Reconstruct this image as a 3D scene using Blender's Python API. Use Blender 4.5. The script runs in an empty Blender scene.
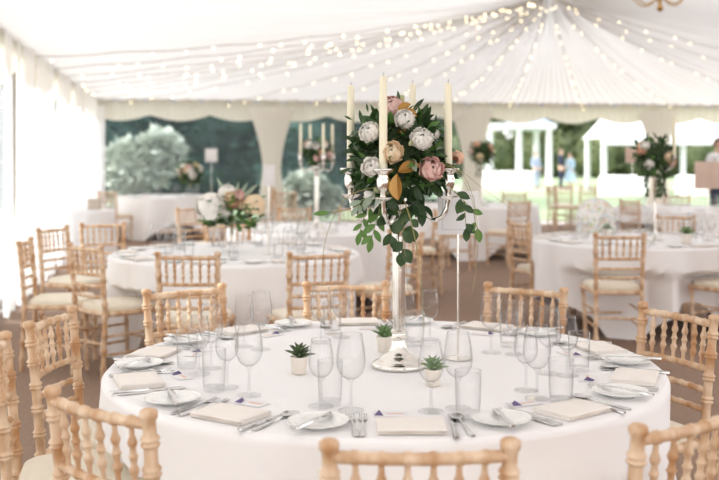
import bpy, math, random
from mathutils import Vector, Matrix
random.seed(7)
sc = bpy.context.scene
COL = sc.collection
PI = math.pi
F = 998.0; CX = 359.5; HY = 158.0; EH = 1.45      # lens in pixels, frame centre, horizon row, eye height
def at(px, py, Y): return Vector(((px-CX)/F*Y, Y, EH-(py-HY)/F*Y))
TA = math.radians(10.5)                           # the tent stands turned by this much
def tent(u, v, z=0.0): return Vector((u*math.cos(TA)-v*math.sin(TA), u*math.sin(TA)+v*math.cos(TA), z))

# ------------------------------------------------------------------ materials
def nodes(name):
    m = bpy.data.materials.new(name); m.use_nodes = True
    return m, m.node_tree, m.node_tree.nodes['Principled BSDF']
def pmat(name, col, rough=.6, metal=0, noise=None, scale=8, bump=0, bscale=60, sheen=0, coat=0, sss=0, detail=4, stretch=None, emit=0, spec=None, trans=0):
    m, nt, b = nodes(name)
    b.inputs['Base Color'].default_value = (*col, 1)
    b.inputs['Roughness'].default_value = rough
    b.inputs['Metallic'].default_value = metal
    if spec is not None: b.inputs['Specular IOR Level'].default_value = spec
    if sheen: b.inputs['Sheen Weight'].default_value = sheen
    if coat: b.inputs['Coat Weight'].default_value = coat
    if sss:
        b.inputs['Subsurface Weight'].default_value = sss
        b.inputs['Subsurface Radius'].default_value = (.02, .015, .01)
    tc = nt.nodes.new('ShaderNodeTexCoord'); mp = nt.nodes.new('ShaderNodeMapping')
    nt.links.new(tc.outputs['Object'], mp.inputs['Vector'])
    if stretch: mp.inputs['Scale'].default_value = stretch
    if noise is not None:
        n = nt.nodes.new('ShaderNodeTexNoise'); n.inputs['Scale'].default_value = scale; n.inputs['Detail'].default_value = detail
        r = nt.nodes.new('ShaderNodeValToRGB')
        r.color_ramp.elements[0].position = .35; r.color_ramp.elements[1].position = .65
        r.color_ramp.elements[0].color = (*col, 1); r.color_ramp.elements[1].color = (*noise, 1)
        nt.links.new(mp.outputs['Vector'], n.inputs['Vector']); nt.links.new(n.outputs['Fac'], r.inputs['Fac'])
        nt.links.new(r.outputs['Color'], b.inputs['Base Color'])
    if bump:
        n2 = nt.nodes.new('ShaderNodeTexNoise'); n2.inputs['Scale'].default_value = bscale; n2.inputs['Detail'].default_value = 3
        bp = nt.nodes.new('ShaderNodeBump'); bp.inputs['Strength'].default_value = bump; bp.inputs['Distance'].default_value = .01
        nt.links.new(mp.outputs['Vector'], n2.inputs['Vector']); nt.links.new(n2.outputs['Fac'], bp.inputs['Height'])
        nt.links.new(bp.outputs['Normal'], b.inputs['Normal'])
    if trans:   # thin cloth, leaves and petals let some light through
        out = nt.nodes['Material Output']
        t = nt.nodes.new('ShaderNodeBsdfTranslucent'); t.inputs['Color'].default_value = (*col, 1)
        mx = nt.nodes.new('ShaderNodeMixShader'); mx.inputs['Fac'].default_value = trans
        nt.links.new(b.outputs[0], mx.inputs[1]); nt.links.new(t.outputs[0], mx.inputs[2]); nt.links.new(mx.outputs[0], out.inputs['Surface'])
    return m
def clear(name, tint, gloss_ior=1.45, haze=0.0, edge=0.0):
    m, nt, b = nodes(name); nt.nodes.remove(b); out = nt.nodes['Material Output']
    t = nt.nodes.new('ShaderNodeBsdfTransparent'); t.inputs['Color'].default_value = (*tint, 1)
    g = nt.nodes.new('ShaderNodeBsdfGlossy'); g.inputs['Roughness'].default_value = .03
    l0 = nt.nodes.new('ShaderNodeLayerWeight'); l0.inputs['Blend'].default_value = .5
    pw = nt.nodes.new('ShaderNodeMath'); pw.operation = 'POWER'; pw.inputs[1].default_value = 4
    lw = nt.nodes.new('ShaderNodeMath'); lw.operation = 'MULTIPLY_ADD'; lw.inputs[1].default_value = .7; lw.inputs[2].default_value = .5*(gloss_ior-1)**2/(gloss_ior+1)**2
    nt.links.new(l0.outputs['Facing'], pw.inputs[0]); nt.links.new(pw.outputs[0], lw.inputs[0])
    mx = nt.nodes.new('ShaderNodeMixShader')
    nt.links.new(lw.outputs[0], mx.inputs['Fac']); nt.links.new(t.outputs[0], mx.inputs[1]); nt.links.new(g.outputs[0], mx.inputs[2])
    last = mx
    if edge:    # the wall of a glass is looked at along its thickness near the outline
        lf = nt.nodes.new('ShaderNodeLayerWeight'); lf.inputs['Blend'].default_value = .08
        rp = nt.nodes.new('ShaderNodeMath'); rp.operation = 'MULTIPLY'; rp.inputs[1].default_value = edge
        nt.links.new(lf.outputs['Facing'], rp.inputs[0])
        gl = nt.nodes.new('ShaderNodeBsdfTransparent'); gl.inputs['Color'].default_value = (.5, .5, .51, 1)
        m2 = nt.nodes.new('ShaderNodeMixShader'); nt.links.new(rp.outputs[0], m2.inputs['Fac'])
        nt.links.new(mx.outputs[0], m2.inputs[1]); nt.links.new(gl.outputs[0], m2.inputs[2]); last = m2
    if haze:
        d = nt.nodes.new('ShaderNodeBsdfTranslucent'); d.inputs['Color'].default_value = (.9, .93, .95, 1)
        m2 = nt.nodes.new('ShaderNodeMixShader'); m2.inputs['Fac'].default_value = haze
        nt.links.new(last.outputs[0], m2.inputs[1]); nt.links.new(d.outputs[0], m2.inputs[2]); last = m2
    nt.links.new(last.outputs[0], out.inputs['Surface'])
    return m
def emis(name, col, s):
    m, nt, b = nodes(name)
    b.inputs['Base Color'].default_value = (*col, 1); b.inputs['Emission Color'].default_value = (*col, 1); b.inputs['Emission Strength'].default_value = s
    return m
M = {}
M['wood'] = pmat('limewashed_wood', (.50, .27, .125), .42, noise=(.76, .58, .41), scale=20, stretch=(1, 1, .45), bump=.15, bscale=90)
M['pad'] = pmat('cushion_fabric', (.80, .72, .58), .8, noise=(.84, .77, .64), scale=6, bump=.2, bscale=300, sheen=.2)
M['linen'] = pmat('white_linen', (.89, .87, .87), .75, noise=(.90, .885, .885), scale=3, bump=.12, bscale=500, sheen=.15)
M['napkin'] = pmat('cream_napkin', (.86, .80, .74), .8, noise=(.88, .83, .78), scale=20, bump=.2, bscale=600)
M['tabletop'] = pmat('plywood', (.45, .32, .2), .5, noise=(.5, .37, .24), scale=5)
M['darkmetal'] = pmat('dark_steel', (.05, .055, .06), .4, .6, noise=(.07, .07, .08), scale=20)
M['silver'] = pmat('silver_plate', (.86, .83, .78), .13, 1, noise=(.74, .71, .66), scale=14, bump=.03, bscale=40)
M['steel'] = pmat('cutlery_steel', (.66, .65, .64), .2, 1, noise=(.58, .57, .56), scale=30)
M['china'] = pmat('white_china', (.86, .86, .84), .15, noise=(.88, .88, .86), scale=4, coat=.4)
M['glass'] = clear('table_glass', (.999, .999, .999), 1.4, edge=.7)
M['glassbase'] = clear('thick_glass', (.975, .978, .98), 1.55, edge=.10)
M['glassrim'] = clear('fire_polished_rim', (.97, .975, .98), 2.6)
M['glassstem'] = clear('stem_glass', (.95, .955, .96), 1.6, edge=.55)
M['pvc'] = clear('clear_sheet', (.93, .96, .97), 1.2, haze=.02)
M['wax'] = pmat('ivory_wax', (.86, .80, .60), .4, noise=(.88, .83, .65), scale=10, sss=.15)
M['wick'] = pmat('wick', (.5, .46, .38), .9, noise=(.3, .27, .2), scale=50)
M['leafd'] = pmat('dark_leaf', (.022, .055, .016), .42, noise=(.06, .12, .035), scale=14, trans=.25)
M['leafm'] = pmat('fresh_leaf', (.08, .19, .035), .42, noise=(.15, .28, .07), scale=18, trans=.3)
M['leafg'] = pmat('grey_green_leaf', (.28, .36, .26), .6, noise=(.40, .46, .36), scale=14, trans=.2)
M['stem'] = pmat('green_stem', (.22, .24, .08), .6, noise=(.3, .26, .1), scale=30)
M['grassb'] = pmat('dried_grass_blade', (.38, .30, .10), .6, noise=(.26, .26, .09), scale=30)
M['gold'] = pmat('gold_leaf', (.48, .27, .07), .38, .4, noise=(.36, .18, .04), scale=14)
M['pwhite'] = pmat('white_petal', (.96, .94, .90), .6, noise=(.94, .91, .85), scale=30, trans=.08)
M['pcream'] = pmat('cream_petal', (.92, .80, .60), .6, noise=(.95, .74, .50), scale=30, trans=.08)
M['ppink'] = pmat('dusky_pink_petal', (.92, .70, .65), .6, noise=(.84, .56, .50), scale=30, trans=.08)
M['ppeach'] = pmat('peach_petal', (.88, .58, .42), .6, noise=(.82, .48, .34), scale=30, trans=.2)
M['bud'] = pmat('pale_green_bud', (.52, .56, .28), .5, noise=(.68, .70, .45), scale=30, trans=.15)
M['foam'] = pmat('moss_core', (.03, .05, .02), .9, noise=(.05, .08, .03), scale=40, bump=.6, bscale=60)
M['succ'] = pmat('succulent_leaf', (.10, .19, .07), .4, noise=(.20, .30, .12), scale=40)
M['succt'] = pmat('dark_succulent_leaf', (.04, .045, .03), .4, noise=(.09, .15, .05), scale=60)
M['pot'] = pmat('cream_ceramic', (.80, .74, .66), .5, noise=(.76, .70, .62), scale=25)
M['soil'] = pmat('soil', (.05, .035, .025), .95, noise=(.09, .06, .04), scale=60)
M['purple'] = pmat('purple_paper', (.13, .095, .22), .7, noise=(.16, .12, .26), scale=20)
M['card'] = pmat('white_card', (.84, .82, .82), .7, noise=(.86, .84, .85), scale=5)
M['kraft'] = pmat('pale_brown_card', (.62, .46, .38), .8, noise=(.66, .50, .42), scale=12)
M['cardink'] = pmat('faint_print', (.62, .56, .55), .8, noise=(.66, .60, .58), scale=30)
M['brass'] = pmat('brass', (.62, .38, .13), .25, 1, noise=(.55, .33, .11), scale=20)
M['bulb'] = emis('warm_bulb', (1, .80, .48), 12)
M['bulbflame'] = emis('chandelier_bulb', (1, .85, .6), 6)
M['wire'] = pmat('clear_wire', (.42, .40, .36), .6, noise=(.55, .53, .48), scale=30)
def fabric(name, col, k, pl=0):
    m = pmat(name, col, .85, noise=tuple(min(1, c*1.02) for c in col), scale=2, sheen=.1, trans=k)
    return m
M['ceil'] = fabric('pleated_lining', (.91, .905, .895), .175)
M['val'] = fabric('valance_cloth', (.82, .765, .66), .4)
M['drape'] = fabric('voile', (.92, .91, .90), .33)
M['drapew'] = fabric('cream_voile', (.86, .83, .76), .35)
M['alu'] = pmat('tent_frame', (.62, .62, .62), .4, .6, noise=(.58, .58, .58), scale=6)
M['woodpost'] = pmat('brown_timber', (.36, .25, .17), .7, noise=(.42, .30, .2), scale=12, stretch=(1, 1, .1))
M['carpet'] = pmat('taupe_carpet', (.25, .16, .11), .95, noise=(.30, .20, .145), scale=40, bump=.5, bscale=220, detail=8)
M['lawn'] = pmat('lawn', (.24, .33, .17), .9, noise=(.34, .41, .24), scale=1.2, bump=.5, bscale=30, detail=8)
M['gravel'] = pmat('pale_gravel', (.50, .47, .44), .95, noise=(.56, .53, .50), scale=30, bump=.4, bscale=90)
M['terrace'] = pmat('pale_terrace', (.55, .47, .38), .9, noise=(.6, .52, .44), scale=2)
M['conifer'] = pmat('conifer_foliage', (.010, .042, .036), .7, noise=(.05, .125, .09), scale=1.5, trans=.15)
M['broad'] = pmat('broadleaf_foliage', (.07, .10, .04), .7, noise=(.19, .22, .10), scale=.9, trans=.2)
M['olive'] = pmat('grey_green_foliage', (.42, .46, .38), .7, noise=(.62, .65, .56), scale=3, trans=.1)
M['bark'] = pmat('bark', (.13, .10, .07), .9, noise=(.2, .15, .1), scale=8)
M['white'] = pmat('white_paint', (.74, .75, .77), .5, noise=(.70, .71, .73), scale=2)
M['bluetile'] = pmat('blue_slate', (.26, .34, .52), .6, noise=(.32, .4, .58), scale=4)
M['skin'] = pmat('skin', (.72, .48, .37), .5, noise=(.74, .50, .39), scale=12, sss=.05)
M['hair'] = pmat('brown_hair', (.10, .06, .035), .6, noise=(.14, .09, .05), scale=40)
M['greyblue'] = pmat('grey_blue_cloth', (.36, .44, .58), .8, noise=(.4, .48, .62), scale=9)
M['navy'] = pmat('navy_suit', (.02, .03, .06), .8, noise=(.03, .04, .08), scale=9)
M['paleblue'] = pmat('pale_blue_dress', (.42, .60, .76), .8, noise=(.5, .68, .82), scale=9)
M['shirt'] = pmat('white_shirt', (.84, .85, .88), .8, noise=(.86, .87, .9), scale=9)
M['boxb'] = pmat('brown_box_card', (.52, .44, .36), .8, noise=(.58, .5, .42), scale=7)
def archmat():
    m, nt, b = nodes('pastel_floral_print')
    v = nt.nodes.new('ShaderNodeTexVoronoi'); v.inputs['Scale'].default_value = 40
    tc = nt.nodes.new('ShaderNodeTexCoord'); nt.links.new(tc.outputs['Object'], v.inputs['Vector'])
    r = nt.nodes.new('ShaderNodeValToRGB'); e = r.color_ramp.elements
    e[0].color = (.52, .62, .30, 1); e[1].color = (.9, .88, .84, 1); e[1].position = .55
    for p, c in ((.2, (.82, .62, .52, 1)), (.35, (.62, .72, .74, 1))):
        q = e.new(p); q.color = c
    sp = nt.nodes.new('ShaderNodeSeparateColor'); nt.links.new(v.outputs['Color'], sp.inputs[0]); nt.links.new(sp.outputs[0], r.inputs['Fac'])
    nt.links.new(r.outputs['Color'], b.inputs['Base Color']); b.inputs['Roughness'].default_value = .6
    return m
M['arch'] = archmat()

# ------------------------------------------------------------------ mesh builder
class MB:
    def __init__(s): s.v = []; s.f = []
    def add(s, vs, fs):
        b = len(s.v); s.v += [tuple(p) for p in vs]; s.f += [tuple(i+b for i in f) for f in fs]
    def box(s, c, d, rot=None):
        hx, hy, hz = d[0]/2, d[1]/2, d[2]/2
        P = [Vector((x, y, z)) for z in (-hz, hz) for y in (-hy, hy) for x in (-hx, hx)]
        if rot is not None: P = [rot @ p for p in P]
        s.add([p+Vector(c) for p in P], [(0, 2, 3, 1), (4, 5, 7, 6), (0, 1, 5, 4), (2, 6, 7, 3), (0, 4, 6, 2), (1, 3, 7, 5)])
    def slab(s, c, d, bev=.004, rot=None):       # box with rounded edges all round
        rs = []
        hx, hy, hz = d[0]/2, d[1]/2, d[2]/2; bev = min(bev, hz*.98, hx*.9, hy*.9)
        def ring(ins, z):
            out = []
            r = max(bev, min(hx, hy)*.08)
            for (sx, sy, a0) in ((1, 1, 0), (-1, 1, 90), (-1, -1, 180), (1, -1, 270)):
                for k in range(4):
                    a = math.radians(a0+k*30)
                    out.append(Vector((sx*(hx-r)+math.cos(a)*(r-ins), sy*(hy-r)+math.sin(a)*(r-ins), z)))
            return out
        prof = [(bev, -hz), (bev*.3, -hz+bev*.3), (0, -hz+bev), (0, hz-bev), (bev*.3, hz-bev*.3), (bev, hz)]
        rings = [ring(i, z) for i, z in prof]; n = 16
        P = [p for r_ in rings for p in r_]; fs = []
        for k in range(len(rings)-1):
            for i in range(n): fs.append((k*n+i, k*n+(i+1) % n, (k+1)*n+(i+1) % n, (k+1)*n+i))
        fs.append(tuple(range(n-1, -1, -1))); fs.append(tuple(len(P)-n+i for i in range(n)))
        if rot is not None: P = [rot @ p for p in P]
        s.add([p+Vector(c) for p in P], fs)
    def lathe(s, prof, n=24, c=(0, 0, 0), cap=True, ax=None):
        P = []; fs = []
        for r, z in prof:
            for i in range(n):
                a = 2*PI*i/n; p = Vector((r*math.cos(a), r*math.sin(a), z))
                if ax is not None: p = ax @ p
                P.append(p+Vector(c))
        for k in range(len(prof)-1):
            for i in range(n): fs.append((k*n+i, k*n+(i+1) % n, (k+1)*n+(i+1) % n, (k+1)*n+i))
        if cap:
            fs.append(tuple(range(n-1, -1, -1))); fs.append(tuple(len(P)-n+i for i in range(n)))
        s.add(P, fs)
    def tube(s, pts, rad, n=8, cap=True):
        pts = [Vector(p) for p in pts]; m = len(pts)
        rad = rad if isinstance(rad, (list, tuple)) else [rad]*m
        P = []; fs = []; up = None
        for k in range(m):
            d = (pts[min(k+1, m-1)]-pts[max(k-1, 0)]).normalized()
            if up is None:
                up = Vector((0, 0, 1)) if abs(d.z) < .9 else Vector((1, 0, 0))
            a = (up-d*up.dot(d)).normalized(); up = a; b = d.cross(a)
            for i in range(n):
                t = 2*PI*i/n; P.append(pts[k]+(a*math.cos(t)+b*math.sin(t))*rad[k])
        for k in range(m-1):
            for i in range(n): fs.append((k*n+i, k*n+(i+1) % n, (k+1)*n+(i+1) % n, (k+1)*n+i))
        if cap:
            fs.append(tuple(range(n-1, -1, -1))); fs.append(tuple((m-1)*n+i for i in range(n)))
        s.add(P, fs)
    def ribbon(s, path, th=.0016):               # path: (y, halfwidth, z[, xoff]) laid along +y
        P = []; fs = []
        for q in path:
            y, w, z = q[:3]; xo = q[3] if len(q) > 3 else 0
            P += [(xo-w, y, z), (xo+w, y, z), (xo+w*.8, y, z+th), (xo-w*.8, y, z+th)]
        for k in range(len(path)-1):
            a = k*4; b = a+4
            for i in range(4): fs.append((a+i, a+(i+1) % 4, b+(i+1) % 4, b+i))
        fs.append((3, 2, 1, 0)); e = (len(path)-1)*4; fs.append((e, e+1, e+2, e+3))
        s.add(P, fs)
    def grid(s, fn, nu, nv, wrap=False):
        P = []; fs = []
        for j in range(nv):
            for i in range(nu): P.append(fn(i, j))
        for j in range(nv-1):
            for i in range(nu if wrap else nu-1):
                i2 = (i+1) % nu; fs.append((j*nu+i, j*nu+i2, (j+1)*nu+i2, (j+1)*nu+i))
        s.add(P, fs)
    def leaf(s, p, d, nrm, L, W, curl=.2, shape=1.0, cup=.15):
        p = Vector(p); d = Vector(d).normalized(); nrm = Vector(nrm)
        side = d.cross(nrm)
        if side.length < 1e-3: side = d.cross(Vector((.3, .5, .8)))
        side.normalize(); n = side.cross(d).normalized()
        P = []; fs = []; K = 7
        for k in range(K):
            t = k/(K-1); w = W/2*(math.sin(PI*min(1, t**shape))**.8)
            if k in (0, K-1): w = W*.02
            c = p+d*(L*t)-n*(curl*L*t*t)
            P += [c-side*w+n*(cup*w*2), c, c+side*w+n*(cup*w*2)]
        for k in range(K-1):
            a = k*3; fs += [(a, a+1, a+4, a+3), (a+1, a+2, a+5, a+4)]
        s.add(P, fs)
    def mesh(s, name):
        me = bpy.data.meshes.new(name); me.from_pydata(s.v, [], s.f); me.update()
        return me
    def build(s, name, mat, parent=None, smooth=True, loc=None):
        me = s.mesh(name)
        me.materials.append(M[mat] if isinstance(mat, str) else mat)
        if smooth:
            me.shade_smooth()
            try: me.set_sharp_from_angle(angle=math.radians(50))
            except Exception: pass
        o = bpy.data.objects.new(name, me); COL.objects.link(o)
        if parent is not None: o.parent = parent
        if loc is not None: o.location = loc
        return o
def tag(o, label=None, cat=None, group=None, kind=None):
    if label: o['label'] = label
    if cat: o['category'] = cat
    if group: o['group'] = group
    if kind: o['kind'] = kind
    return o
def empty(name, loc=(0, 0, 0), rz=0, label=None, cat=None, group=None):
    o = bpy.data.objects.new(name, None); COL.objects.link(o); o.location = loc; o.rotation_euler.z = rz; o.empty_display_size = .1
    return tag(o, label, cat, group)
KIDS = {}
def kids(o):
    return [c for c in COL.objects if c.parent == o]
def snapshot(o): return (o, [snapshot(c) for c in kids(o)])
def copy_tree(snap, parent=None):
    o, ch = snap
    c = o.copy(); COL.objects.link(c); c.parent = parent
    for s_ in ch: copy_tree(s_, c)
    return c
class Proto:                                     # the first placement uses the original, the rest are copies
    def __init__(s, root): s.root = root; s.snap = snapshot(root); s.used = False
    def put(s, loc, rz=0, label=None, group=None, cat=None, tilt=None, scale=None):
        o = copy_tree(s.snap) if s.used else s.root
        s.used = True
        o.location = loc; o.rotation_euler = (tilt[0], tilt[1], rz) if tilt else (0, 0, rz)
        if scale: o.scale = scale if isinstance(scale, tuple) else (scale,)*3
        if label: o['label'] = label
        if group: o['group'] = group
        elif 'group' in o: del o['group']
        if cat: o['category'] = cat
        return o
def struct(name, mb, mat, smooth=True): return tag(mb.build(name, mat, smooth=smooth), kind='structure')

# ------------------------------------------------------------------ the marquee
U0, U1, V0, V1 = -1.6, 13.6, -5.2, 20.9
UP, VP, ZP, ZE = 5.99, 15.36, 4.15, 2.67
b = MB()
def fl(i, j): return tent(U0+(U1-U0)*i/20, V0+(V1-V0)*j/20, 0)
b.grid(fl, 21, 21); struct('floor', b, 'carpet')
def ceil_z(u, v):
    t = max(abs(u-UP)/(UP-U0), (v-VP)/(V1-VP), 0); t = min(t, 1)
    return ZP-(ZP-ZE)*t-.20*4*t*(1-t)*.9
def ray_len(a):
    c, s_ = math.cos(a), math.sin(a); L = 1e9
    if c > 1e-9: L = min(L, (U1-UP)/c)
    if c < -1e-9: L = min(L, (U0-UP)/c)
    if s_ > 1e-9: L = min(L, (V1-VP)/s_)
    if s_ < -1e-9: L = min(L, (V0-VP)/s_)
    return L
NP = 230; NS = 8; NU = NP*NS; NR = 26
jit = [random.uniform(.55, 1.45) for _ in range(NP)]
def cf(i, j):
    a = 2*PI*i/NU; L = ray_len(a); t = (j/(NR-1))**1.25; r = .06+(L-.06)*t
    u = UP+r*math.cos(a); v = VP+r*math.sin(a)
    k = jit[i//NS]; ph = (i % NS)/NS
    amp = (.024+.050*(1-t))*k*min(1, r/.8)
    z = ceil_z(u, v)-amp*math.sin(PI*ph)**1.2
    if j == 0: z = ZP
    return tent(u, v, z)
b = MB(); b.grid(cf, NU, NR, wrap=True); struct('ceiling', b, 'ceil')
# valances: scalloped cream fabric under the eave, pleated a little
def valance(name, A, B, dn, w=1.22, seed=0):
    L = (B-A).length; n = int(L/.04)
    d = (B-A).normalized(); b = MB()
    def fn(i, j):
        x = L*i/n; sc_ = abs(math.sin(PI*x/w+seed))
        zb = 2.33-.12*sc_; z = ZE+.03-(ZE+.03-zb)*j/8
        off = .02*math.sin(x*34)*j/8+.05*j/8+.012*math.sin(x*11)
        p = A+d*x+dn*off; return Vector((p.x, p.y, z))
    b.grid(fn, n+1, 9); return struct(name, b, 'val')
nb = tent(0, -1); nl = tent(1, 0)
valance('trim_1', tent(U0, V1), tent(U1, V1), nb, seed=.3)
valance('trim_2', tent(U0, V0), tent(U0, V1), nl, seed=.8)
# walls: frame posts and rails, clear sheets in the bays
def uback(px):                                   # place along the back wall seen at this column
    k = (px-CX)/F; Y = V1/(math.cos(TA)-math.sin(TA)*k); X = k*Y
    return X*math.cos(TA)+Y*math.sin(TA)
bays = [U0, uback(271), uback(470), uback(655), uback(655)+3.9]
RT = Matrix.Rotation(TA, 3, 'Z')
b = MB()
for u in bays+[U1]: b.box(tent(u, V1+.06, 1.33), (.10, .10, 2.66), RT)
b.box(tent((U0+U1)/2, V1+.06, 2.64), (U1-U0, .12, .14), RT)
b.box(tent((U0+bays[2])/2, V1+.06, .05), (bays[2]-U0, .06, .10), RT)
struct('wall_back', b, 'alu', smooth=False)
b = MB()
vb = [-5.2, -3, 1, 5, 9.1, 13.1, 17.1, 20.8]
for v in vb: b.box(tent(U0-.06, v, 1.33), (.10, .10, 2.66), RT)
b.box(tent(U0-.06, (V0+V1)/2, 2.64), (.12, V1-V0, .14), RT); b.box(tent(U0-.06, (V0+V1)/2, .05), (.06, V1-V0, .10), RT)
struct('wall_left', b, 'alu', smooth=False)
b = MB()      # unseen right side and camera end, left open to let daylight in
for v in vb: b.box(tent(U1+.06, v, 1.33), (.10, .10, 2.66), RT)
b.box(tent(U1+.06, (V0+V1)/2, 2.64), (.12, V1-V0, .14), RT); struct('wall_right', b, 'alu', smooth=False)
b = MB()
for u in (U0, 2.2, 6, 9.8, U1): b.box(tent(u, V0-.06, 1.33), (.10, .10, 2.66), RT)
b.box(tent((U0+U1)/2, V0-.06, 2.64), (U1-U0, .12, .14), RT); struct('wall_front', b, 'alu', smooth=False)
wn = 1
for u0, u1 in ((bays[0]+.06, bays[1]-.06), (bays[1]+.06, bays[2]-.06)):
    root = empty('window_%d' % wn); root['kind'] = 'structure'; wn += 1
    b = MB(); b.box(tent((u0+u1)/2, V1+.06, 1.33), (u1-u0, .006, 2.48), RT); b.build('pane', 'pvc', root, smooth=False)
    b = MB()
    for k in (1, 2): b.box(tent(u0+(u1-u0)*k/3, V1+.045, 1.33), (.035, .006, 2.46), RT)
    b.build('seam', 'pvc', root, smooth=False)
for k in range(len(vb)-1):
    root = empty('window_%d' % wn); root['kind'] = 'structure'; wn += 1
    v0, v1 = vb[k]+.06, vb[k+1]-.06
    b = MB(); b.box(tent(U0-.06, (v0+v1)/2, 1.33), (.006, v1-v0, 2.48), RT); b.build('pane', 'pvc', root, smooth=False)
# pleated voile panels hung along the left wall, narrow gaps between them
def panel(v0, v1, label, mat='drape', seed=0):
    L = v1-v0; n = int(L/.018); rnd = random.Random(seed); ph = rnd.uniform(0, 6)
    b = MB()
    def fn(i, j):
        x = L*i/n; t = j/14
        w = 1-.10*math.sin(PI*min(1, t*1.3))
        xx = v0+L/2+(x-L/2)*w
        off = .10+.030*math.sin(x*38+ph+.6*math.sin(t*3+ph))*(.4+.6*t)+.02*math.sin(x*9+ph)
        return tent(U0+off, xx, 2.60-2.58*t)
    b.grid(fn, n+1, 15)
    tag(b.build('curtain', mat), label, 'curtain', 'curtains along the left wall')
def vleft(px):
    k = (px-CX)/F; Y = U0/(k*math.cos(TA)+math.sin(TA)); return k*Y*-math.sin(TA)+Y*math.cos(TA)
edges = [(-5.0, 1.3, 'behind the camera'), (1.5, 4.6, 'x'), (4.9, vleft(-14), 'x'), (vleft(-9), vleft(1), 'x'), (vleft(5), vleft(10), 'x'), (vleft(15.5), vleft(26.5), 'x'), (vleft(30), vleft(46), 'x'), (vleft(50), vleft(64), 'x'), (vleft(67), 20.0, 'x')]  # first two panels are unseen, added to keep direct sun off the table
clab = ['pleated white voile curtain out of view beside the camera', 'pleated white voile curtain next to the outermost left chair', 'pleated white voile curtain near the left edge chairs',
        'white voile curtain cut by the left edge of the photo', 'narrow white voile curtain between two bluish window strips at the left edge', 'white voile curtain just before the brown timber post',
        'white voile curtain just beyond the brown timber post', 'white voile curtain beyond the second dark slit of the left wall', 'long white voile curtain running to the far left corner']
for k, (a, c, _) in enumerate(edges):
    panel(a, c, clab[k], seed=k)
b = MB(); b.tube([tent(U0+.05, vleft(28.2), 0), tent(U0+.05, vleft(28.2), 2.5)], .035, 8)
tag(b.build('timber_post', 'woodpost'), 'thin brown timber post between white curtains of the left wall', 'post')
# gathered drapes tied at the waist on the back wall
def tied(u, label, wtop=.98, wmid=.36, wbot=.55, mat='drapew', half=0, zt=2.5, zm=1.15):
    n = 120; b = MB()
    def fn(i, j):
        t = j/24; z = zt-(zt-.02)*t
        if z > zm: q = (z-zm)/(zt-zm); w = wmid+(wtop-wmid)*q**1.7
        else: q = (zm-z)/zm; w = wmid+(wbot-wmid)*min(1, q*1.6)**.8
        a = 2*PI*i/n
        fold = 1+.07*math.sin(a*17)+.03*math.sin(a*9+1)
        cx = u+half*(w-wtop)/2
        return tent(cx+w/2*math.cos(a)*(1+.02*math.sin(a*17)), V1-.16+.10*math.sin(a)*fold*(.7 if z > zm else 1), z)
    b.grid(fn, n, 25, wrap=True); o = b.build('tied_drape', mat)
    tag(o, label, 'curtain', 'tied drapes on the back wall')
    tb = MB(); cx = u+half*(wmid-wtop)/2
    tb.lathe([(.5, -.035), (.52, 0), (.5, .035)], 40, (0, 0, 0), cap=False)
    tb.v = [tuple(tent(cx+x*wmid*1.06, V1-.16+y*.24, zm+z)) for x, y, z in tb.v]
    tb.build('tie_band', mat, o)
tied(bays[1], 'tied cream drape in the middle of the dark hedge view')
tied(bays[2], 'tied cream drape just right of the main candelabra')
tied(bays[3], 'tied cream drape behind the tall flowers of the right table')
tied(bays[0]+.09, 'cream drape swept back in the far left corner', .26, .14, .22, half=-1, mat='drape')
tied(bays[4], 'tied cream drape beyond the right edge of the photo')

# fairy light strings fanning from the ceiling hub
bulbmesh = None
def light_string(a_deg, label, L0=.0, L1=1.0, n=18, drop=.07, seed=0):
    global bulbmesh
    rnd = random.Random(seed); a = math.radians(a_deg); L = ray_len(a)
    root = empty('fairy_light_string', tent(UP, VP, ZP-.05), 0, label, 'string lights', 'fairy light strings on the ceiling')
    pts = []
    for k in range(41):
        r = .15+(L*L1-.15)*(L0+(1-L0)*k/40); u, v = UP+r*math.cos(a), VP+r*math.sin(a)
        pts.append(tent(u, v, ceil_z(u, v)-drop-.025*abs(math.sin(k*.5+seed)))-root.location)
    b = MB(); b.tube(pts, .0065, 4); b.build('wire', 'wire', root)
    if bulbmesh is None:
        bb = MB(); bb.lathe([(.001, .010), (.006, .007), (.009, 0), (.007, -.009), (.001, -.013)], 8, cap=False)
        bulbmesh = bb.mesh('bulb'); bulbmesh.materials.append(M['bulb']); bulbmesh.shade_smooth()
    for k in range(n):
        t = (k+rnd.uniform(.1, .9))/n*40; i = min(39, int(t)); p = pts[i].lerp(pts[i+1], t-i)
        o = bpy.data.objects.new('bulb', bulbmesh); COL.objects.link(o); o.parent = root; o.location = p-Vector((0, 0, .02+rnd.uniform(0, .05)))
STR = [(93, 'over the tied drape in the hedge view'), (108, 'second fan ray left of the ridge'), (120, 'meeting the back valance above the grey-green shrub'), (132, 'meeting the back valance near the left corner'),
       (142, 'running to the far left corner of the marquee'), (150, 'first string meeting the left valance'), (159, 'second string meeting the left valance'), (168, 'third string meeting the left valance'),
       (177, 'fourth string meeting the left valance'), (186, 'fifth string meeting the left valance'), (196, 'sixth string along the top left of the photo'), (206, 'seventh and nearest string crossing the top left'),
       (78, 'meeting the back valance above the pergola'), (62, 'falling above the white garden marquee'), (47, 'falling above the tall flowers on the right'), (32, 'falling to the right edge below the chandelier'), (16, 'topmost on the right beside the chandelier'), (2, 'running right from the hub, almost level')]
for k, (a, t) in enumerate(STR): light_string(a, 'fairy light string on white ceiling '+t, n=16 if a > 90 else 13, seed=k)

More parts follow.
